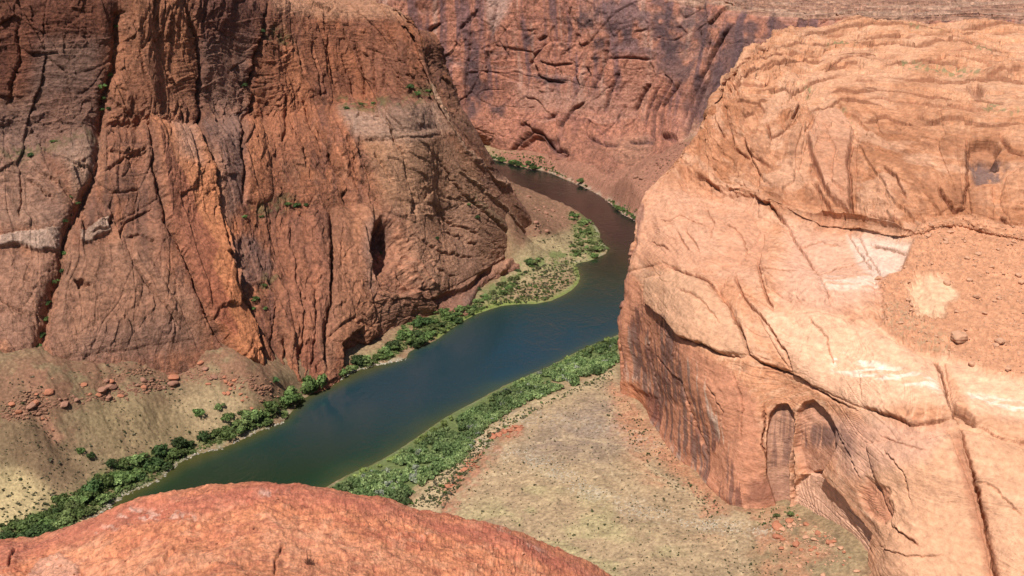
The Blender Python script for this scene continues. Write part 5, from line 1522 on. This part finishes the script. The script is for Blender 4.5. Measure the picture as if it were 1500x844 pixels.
dots([(0, 770), (60, 750), (160, 690), (300, 640), (430, 575), (440, 585), (300, 655), (170, 735), (40, 800)], 500, 0.5, 1.2, [(0.07, 0.10, 0.03), (0.11, 0.13, 0.045)])
GR = [(0.12, 0.17, 0.045), (0.09, 0.13, 0.035), (0.15, 0.19, 0.07)]
dots([(0, 800), (60, 750), (165, 692), (240, 668), (300, 650), (400, 598), (440, 578), (440, 590), (370, 632), (285, 664), (225, 706), (150, 745), (60, 800)], 1300, 0.5, 1.3, GR)
dots([(440, 580), (484, 552), (548, 522), (585, 494), (610, 470), (660, 456), (705, 445), (712, 456), (664, 480), (600, 510), (560, 532), (484, 566)], 900, 0.6, 1.5, GR)
dots([(835, 315), (862, 322), (893, 366), (840, 384), (850, 395), (846, 410), (800, 442), (742, 446), (700, 455), (700, 440), (770, 395), (845, 378)], 1100, 0.6, 1.7, GR+SC[:2])
dots([(690, 225), (727, 233), (767, 243), (801, 249), (856, 272), (912, 310), (936, 322), (936, 316), (900, 298), (801, 243), (700, 222)], 420, 0.8, 2.2, GR[:2])
dots([(600, 742), (640, 700), (700, 650), (725, 618), (800, 588), (900, 540), (900, 550), (800, 596), (735, 630), (650, 740)], 420, 0.4, 1.2, GR+SC)
dots([(1110, 745), (1160, 742), (1175, 760), (1140, 790), (1110, 770)], 70, 0.3, 0.7, [(0.11, 0.15, 0.05)])
o = bpy.data.objects.new('desert_scrub', quads_mesh('desert_scrub', np.concatenate(Vs), np.concatenate(Cs), M_leaf))
COL.objects.link(o)
o['kind'] = 'stuff'
o['label'] = 'tiny dry scrub tufts scattered over slopes and flats'

# ---- stones
def stone_mesh(seed, name='boulder', col=(0.47, 0.25, 0.15), sub=3, layered=False):
    import bmesh
    rng = np.random.default_rng(seed)
    bm = bmesh.new()
    bmesh.ops.create_icosphere(bm, subdivisions=sub, radius=1)
    cuts = [(v_/np.linalg.norm(v_), rng.uniform(0.55, 0.85)) for v_ in rng.normal(size=(9, 3))]
    for v_ in bm.verts:
        p = np.array(v_.co)
        for n, dd in cuts:
            k = p@n
            if k > dd:
                p = p-n*(k-dd)*0.92
        p[2] = p[2]*0.75
        if layered:
            r = 1+0.07*math.sin(p[2]*22)
            p[0] *= r
            p[1] *= r
        p = p*(1+0.05*math.sin(5*p[0]+seed)*math.cos(4*p[1]))
        v_.co = p
    me = bpy.data.meshes.new(name)
    bm.to_mesh(me)
    bm.free()
    at = me.color_attributes.new('Col', 'FLOAT_COLOR', 'POINT')
    n = len(me.vertices)
    c = np.ones((n, 4), np.float32)
    c[:, :3] = col
    at.data.foreach_set('color', c.ravel())
    me.materials.append(M_stone)
    if layered:
        for pl in me.polygons:
            pl.use_smooth = True
    return me
st_o = [stone_mesh(i, col=(0.50, 0.27, 0.165), sub=2) for i in range(4)]
st_r = [stone_mesh(10+i, col=(0.40, 0.16, 0.09), sub=2) for i in range(4)]
st_d = [stone_mesh(20+i, col=(0.30, 0.15, 0.10), sub=2) for i in range(4)]
def put_stone(p, w, meshes, label, group=None, flat=1.0, me=None):
    o = bpy.data.objects.new('boulder', me or random.choice(meshes))
    COL.objects.link(o)
    o.location = (p[0], p[1], p[2]+0.12*w)
    o.rotation_euler = (random.uniform(-.3, .3), random.uniform(-.3, .3), random.uniform(0, 6.28))
    o.scale = (w*0.55, w*0.55*random.uniform(0.7, 1.1), w*0.5*flat)
    tag(o, label, 'boulder', group)
    return o
big = stone_mesh(77, col=(0.50, 0.27, 0.165), sub=4, layered=True)
p, n = on_sheet(Q, 1401, 497)
ob = put_stone(p, 28*mpp(p), None, 'large rounded layered boulder perched on the rubble bench of the right mesa', None, 1.15, big)
ob.rotation_euler = (0.05, 0.1, 0.4)
for x, y, w_, lab in ((1286, 408, 13, 'flat boulder where the pale slickrock meets the rubble'), (1386, 415, 12, 'boulder on the upper edge of the bare rock patch in the rubble'), (1463, 436, 9, 'pale boulder right of the bare rock patch in the rubble'),
                      (1453, 390, 9, 'dark leaning boulder high on the right rubble slope'), (1463, 500, 14, 'boulder with a dark underside right of the big layered boulder'), (1422, 533, 11, 'boulder on the bare lip below the big layered boulder'),
                      (1476, 540, 10, 'boulder low on the bare lip near the right edge of the view'), (1495, 414, 10, 'red boulder at the right edge of the view on the rubble')):
    p, n = on_sheet(Q, x, y)
    put_stone(p, w_*mpp(p), st_o, lab)
msk = (tk > 0.8) & (Q.pq[0] < 1520) & (Q.pq[1] > 320)
idx = np.argwhere(msk)
for k in range(95):
    i, j = idx[RNG.integers(len(idx))]
    p = Q.Q[i, j]
    put_stone(p, RNG.choice([3, 4, 5, 6, 8, 10])*mpp(p), st_o, 'orange sandstone boulder in the rubble apron on the right mesa bench', 'boulders in the rubble apron', 0.8)
for x, y, w_, lab in ((1140, 774, 20, 'wide dark slab of rock in the rubble below the right cliff corner'), (1138, 788, 17, 'red block just below the wide slab in the rubble'), (1156, 764, 13, 'tilted boulder above the wide slab near the bright bush'),
                      (1181, 770, 12, 'boulder in the rubble below the big arch'), (1198, 781, 11, 'orange boulder right of centre in the rubble below the big arch'), (1167, 798, 13, 'boulder low in the rubble fan'), (1214, 796, 13, 'boulder against the cliff in the rubble fan')):
    p = ground(x, y)
    put_stone(p, w_*mpp(p), st_r, lab, None, 0.8)
for x, y in inpoly_points([(1130, 760), (1170, 750), (1240, 800), (1262, 844), (1180, 844), (1140, 800)], 50, 6):
    p = ground(x, y)
    put_stone(p, random.choice([4, 5, 6, 8, 10])*mpp(p), st_r+st_o, 'angular red rock in the rubble fan below the right cliff arch', 'rocks of the rubble fan', 0.7)
for x, y in inpoly_points([(700, 250), (740, 270), (800, 300), (840, 320), (800, 345), (775, 360), (740, 310)], 42, 6):
    p = ground(x, y)
    put_stone(p, random.choice([4, 5, 6, 9])*mpp(p), st_d, 'dark red rock on the talus behind the left spur', 'rocks on the talus behind the spur', 0.8)
for x, y in inpoly_points([(-10, 590), (60, 572), (200, 552), (300, 530), (360, 560), (300, 560), (200, 580), (90, 600), (0, 615)], 36, 6):
    p = ground(x, y)
    put_stone(p, random.choice([4, 6, 8, 11, 16])*mpp(p), st_r+st_d, 'reddish block fallen at the foot of the left cliff above the sand slope', 'blocks at the left cliff foot', 0.8)
for x, y in inpoly_points([(718, 640), (768, 622), (764, 634), (735, 646)], 9, 4)+inpoly_points([(655, 714), (690, 672), (712, 676), (690, 700), (665, 722)], 9, 4):
    p = ground(x, y)
    put_stone(p, random.choice([7, 9, 12])*mpp(p), st_r, 'red rock outcrop block on the edge of the sand terrace by the thicket', 'red outcrop blocks on the terrace edge', 0.6)
for x, y in inpoly_points([(300, 545), (345, 555), (385, 585), (372, 598), (330, 580), (305, 565)], 24, 5):
    p = ground(x, y)
    put_stone(p, random.choice([4, 5, 7, 9])*mpp(p), st_r, 'pinkish rock in the rockfall on the left sand slope', 'rocks of the left rockfall', 0.8)
for x, y in inpoly_points([(40, 560), (70, 545), (95, 590), (90, 640), (60, 620)], 20, 5):
    p = ground(x, y)
    put_stone(p, random.choice([3, 4, 6])*mpp(p), st_r, 'red rock spilled from the gully onto the left slope', 'rocks below the gully', 0.8)
for x, y in inpoly_points([(860, 225), (1000, 190), (1040, 180), (1010, 260), (940, 305), (880, 270)], 26, 6):
    p = ground(x, y)
    put_stone(p, random.choice([3, 4, 6, 8])*mpp(p), st_d, 'red rock on the talus at the foot of the back cliff', 'rocks at the foot of the back cliff', 0.8)
# pale cobbles at the water's edge: gravel nobody could count
import bmesh
bm = bmesh.new()
cob = bmesh.new()
bmesh.ops.create_icosphere(cob, subdivisions=1, radius=1)
cv_ = np.array([v_.co[:] for v_ in cob.verts])
cf_ = [[v_.index for v_ in f_.verts] for f_ in cob.faces]
cob.free()
bm.free()
VV, FF, CC = [], [], []
def cobble(q, r, col):
    k = len(VV)*len(cv_)
    VV.append(cv_*np.array([r*RNG.uniform(0.7, 1.4), r*RNG.uniform(0.7, 1.4), r*0.6])+q)
    FF.extend([[a+k for a in f_] for f_ in cf_])
    CC.append(np.tile(np.array(col)*RNG.uniform(0.7, 1.15), (len(cv_), 1)))
def strew(line, n, spread, a, b, col, surf=None):
    line = np.array(line, float)
    for _ in range(n):
        i = RNG.integers(len(line)-1)
        q = line[i]+(line[i+1]-line[i])*RNG.random()+RNG.normal(size=2)*np.array([spread, spread*0.5])
        p = ground(*q)
        if p[2] < -0.1:
            p[2] = -0.02
        cobble(p, RNG.uniform(a, b), col)
for i in range(len(THK)*0):
    pass
strew([(124, 767), (162, 742), (191, 720), (230, 706), (252, 684), (284, 666), (324, 657), (378, 632), (415, 619)], 200, 2.5, 0.25, 0.8, (0.36, 0.31, 0.24))
strew([(484, 566), (519, 543), (560, 533), (594, 527)], 110, 2, 0.3, 0.9, (0.42, 0.37, 0.29))
strew([(801, 251), (856, 274), (884, 289), (912, 314), (936, 325)], 90, 1.5, 0.5, 1.1, (0.38, 0.27, 0.21))
strew([(0, 612), (100, 590), (200, 570), (300, 548), (395, 575)], 900, 9, 0.4, 1.5, (0.26, 0.13, 0.08))
strew([(0, 600), (100, 565), (200, 545), (300, 520), (390, 575)], 700, 14, 0.3, 0.9, (0.30, 0.155, 0.095))
strew([(1050, 745), (1000, 700), (930, 625)], 250, 6, 0.2, 0.6, (0.40, 0.18, 0.11))
strew([(870, 240), (960, 240), (1030, 190)], 350, 14, 0.8, 2.2, (0.26, 0.12, 0.08))
strew(wash, 1300, 11, 0.15, 0.4, (0.46, 0.39, 0.30))
strew([(1140, 765), (1180, 780), (1220, 830)], 500, 18, 0.15, 0.5, (0.47, 0.26, 0.16))
strew([(700, 255), (760, 300), (820, 335)], 350, 10, 0.4, 1.1, (0.30, 0.16, 0.11))
strew([(720, 640), (745, 632), (765, 625)], 60, 5, 0.4, 1.2, (0.33, 0.11, 0.06))
strew([(655, 715), (690, 680), (700, 672)], 50, 6, 0.4, 1.1, (0.33, 0.11, 0.06))
ii = idx[RNG.integers(len(idx), size=1500)]
for i, j in ii:
    cobble(Q.Q[i, j], RNG.uniform(0.2, 0.6), (0.52, 0.29, 0.18))
me = bpy.data.meshes.new('gravel')
me.from_pydata(np.concatenate(VV).tolist(), [], FF)
at = me.color_attributes.new('Col', 'FLOAT_COLOR', 'POINT')
c = np.ones((len(VV)*len(cv_), 4), np.float32)
c[:, :3] = np.concatenate(CC)
at.data.foreach_set('color', c.ravel())
me.materials.append(M_stone)
o = bpy.data.objects.new('gravel', me)
COL.objects.link(o)
o['kind'] = 'stuff'
o['label'] = 'loose cobbles and gravel on shores, wash and rubble slopes'

# loose grit lying on the rim rock
W.pq = proj(W.Q)
ok = np.argwhere((W.pq[0] > -20) & (W.pq[0] < 900) & (W.pq[1] < 850) & (W.N[..., 2] > 0.5) & (W.P[..., 1] < 7.3))
VV, FF, CC = [], [], []
for i, j in ok[RNG.integers(len(ok), size=420)]:
    cobble(W.Q[i, j], RNG.choice([0.004, 0.006, 0.009, 0.016], p=[.4, .35, .2, .05]), (0.55, 0.24, 0.14) if RNG.random() < 0.7 else (0.35, 0.12, 0.07))
me = bpy.data.meshes.new('grit')
me.from_pydata(np.concatenate(VV).tolist(), [], FF)
at = me.color_attributes.new('Col', 'FLOAT_COLOR', 'POINT')
c = np.ones((len(VV)*len(cv_), 4), np.float32)
c[:, :3] = np.concatenate(CC)
at.data.foreach_set('color', c.ravel())
me.materials.append(M_stone)
o = bpy.data.objects.new('grit', me)
COL.objects.link(o)
o['kind'] = 'stuff'
o['label'] = 'loose grit lying on the foreground rim rock'

# dry twig tuft on the rim rock
W.pq = proj(W.Q)
p, n = on_sheet(W, 455, 826)
v_, f_ = [], []
rng = np.random.default_rng(5)
for k in range(60):
    a = rng.uniform(0, 6.28)
    l = rng.uniform(0.03, 0.07) if k > 3 else 0.13
    lean = rng.uniform(0.1, 0.9) if k > 3 else 0.08
    b0 = np.array([rng.normal()*0.012, rng.normal()*0.012, -0.01])
    e = b0+np.array([math.cos(a)*l*lean, math.sin(a)*l*lean, l])
    tube(v_, f_, b0, e, 0.0022, 0.0008, 4)
me = bpy.data.meshes.new('dry_tuft')
me.from_pydata(v_, [], f_)
mt_, nt_, b_ = newmat('dry_stalk')
b_.inputs['Base Color'].default_value = (0.13, 0.055, 0.035, 1)
me.materials.append(mt_)
o = bpy.data.objects.new('dry_tuft', me)
COL.objects.link(o)
o.location = p
tag(o, 'small dark dry tuft of twigs growing on the foreground rim rock', 'dry plant')
#@@LIGHT
# ================================================================== LIGHT AND SKY
SUN_EL = math.radians(60)
sun_from = np.array([-0.45, -0.89])            # horizontal direction the light comes from
sun_from = sun_from/np.linalg.norm(sun_from)
w = bpy.data.worlds.new('World')
S.world = w
w.use_nodes = True
nt = w.node_tree
sky = N_(nt, 'ShaderNodeTexSky', sky_type='NISHITA')
sky.sun_disc = False
sky.sun_elevation = SUN_EL
sky.sun_rotation = math.atan2(sun_from[0], sun_from[1])
sky.altitude = 1300
bg = nt.nodes['Background']
bg.inputs['Strength'].default_value = 0.062
nt.links.new(sky.outputs[0], bg.inputs['Color'])
sl = bpy.data.lights.new('sun', 'SUN')
sl.energy = 5.0
sl.angle = math.radians(0.6)
sl.color = (1.0, 0.955, 0.89)
so = bpy.data.objects.new('sun', sl)
COL.objects.link(so)
from mathutils import Vector
v = Vector((-sun_from[0]*math.cos(SUN_EL), -sun_from[1]*math.cos(SUN_EL), -math.sin(SUN_EL)))
so.rotation_euler = v.to_track_quat('-Z', 'Y').to_euler()
so.location = (0, 0, 600)
S.view_settings.view_transform = 'Standard'
S.view_settings.look = 'None'
S.view_settings.exposure = 0.26
S.view_settings.gamma = 1
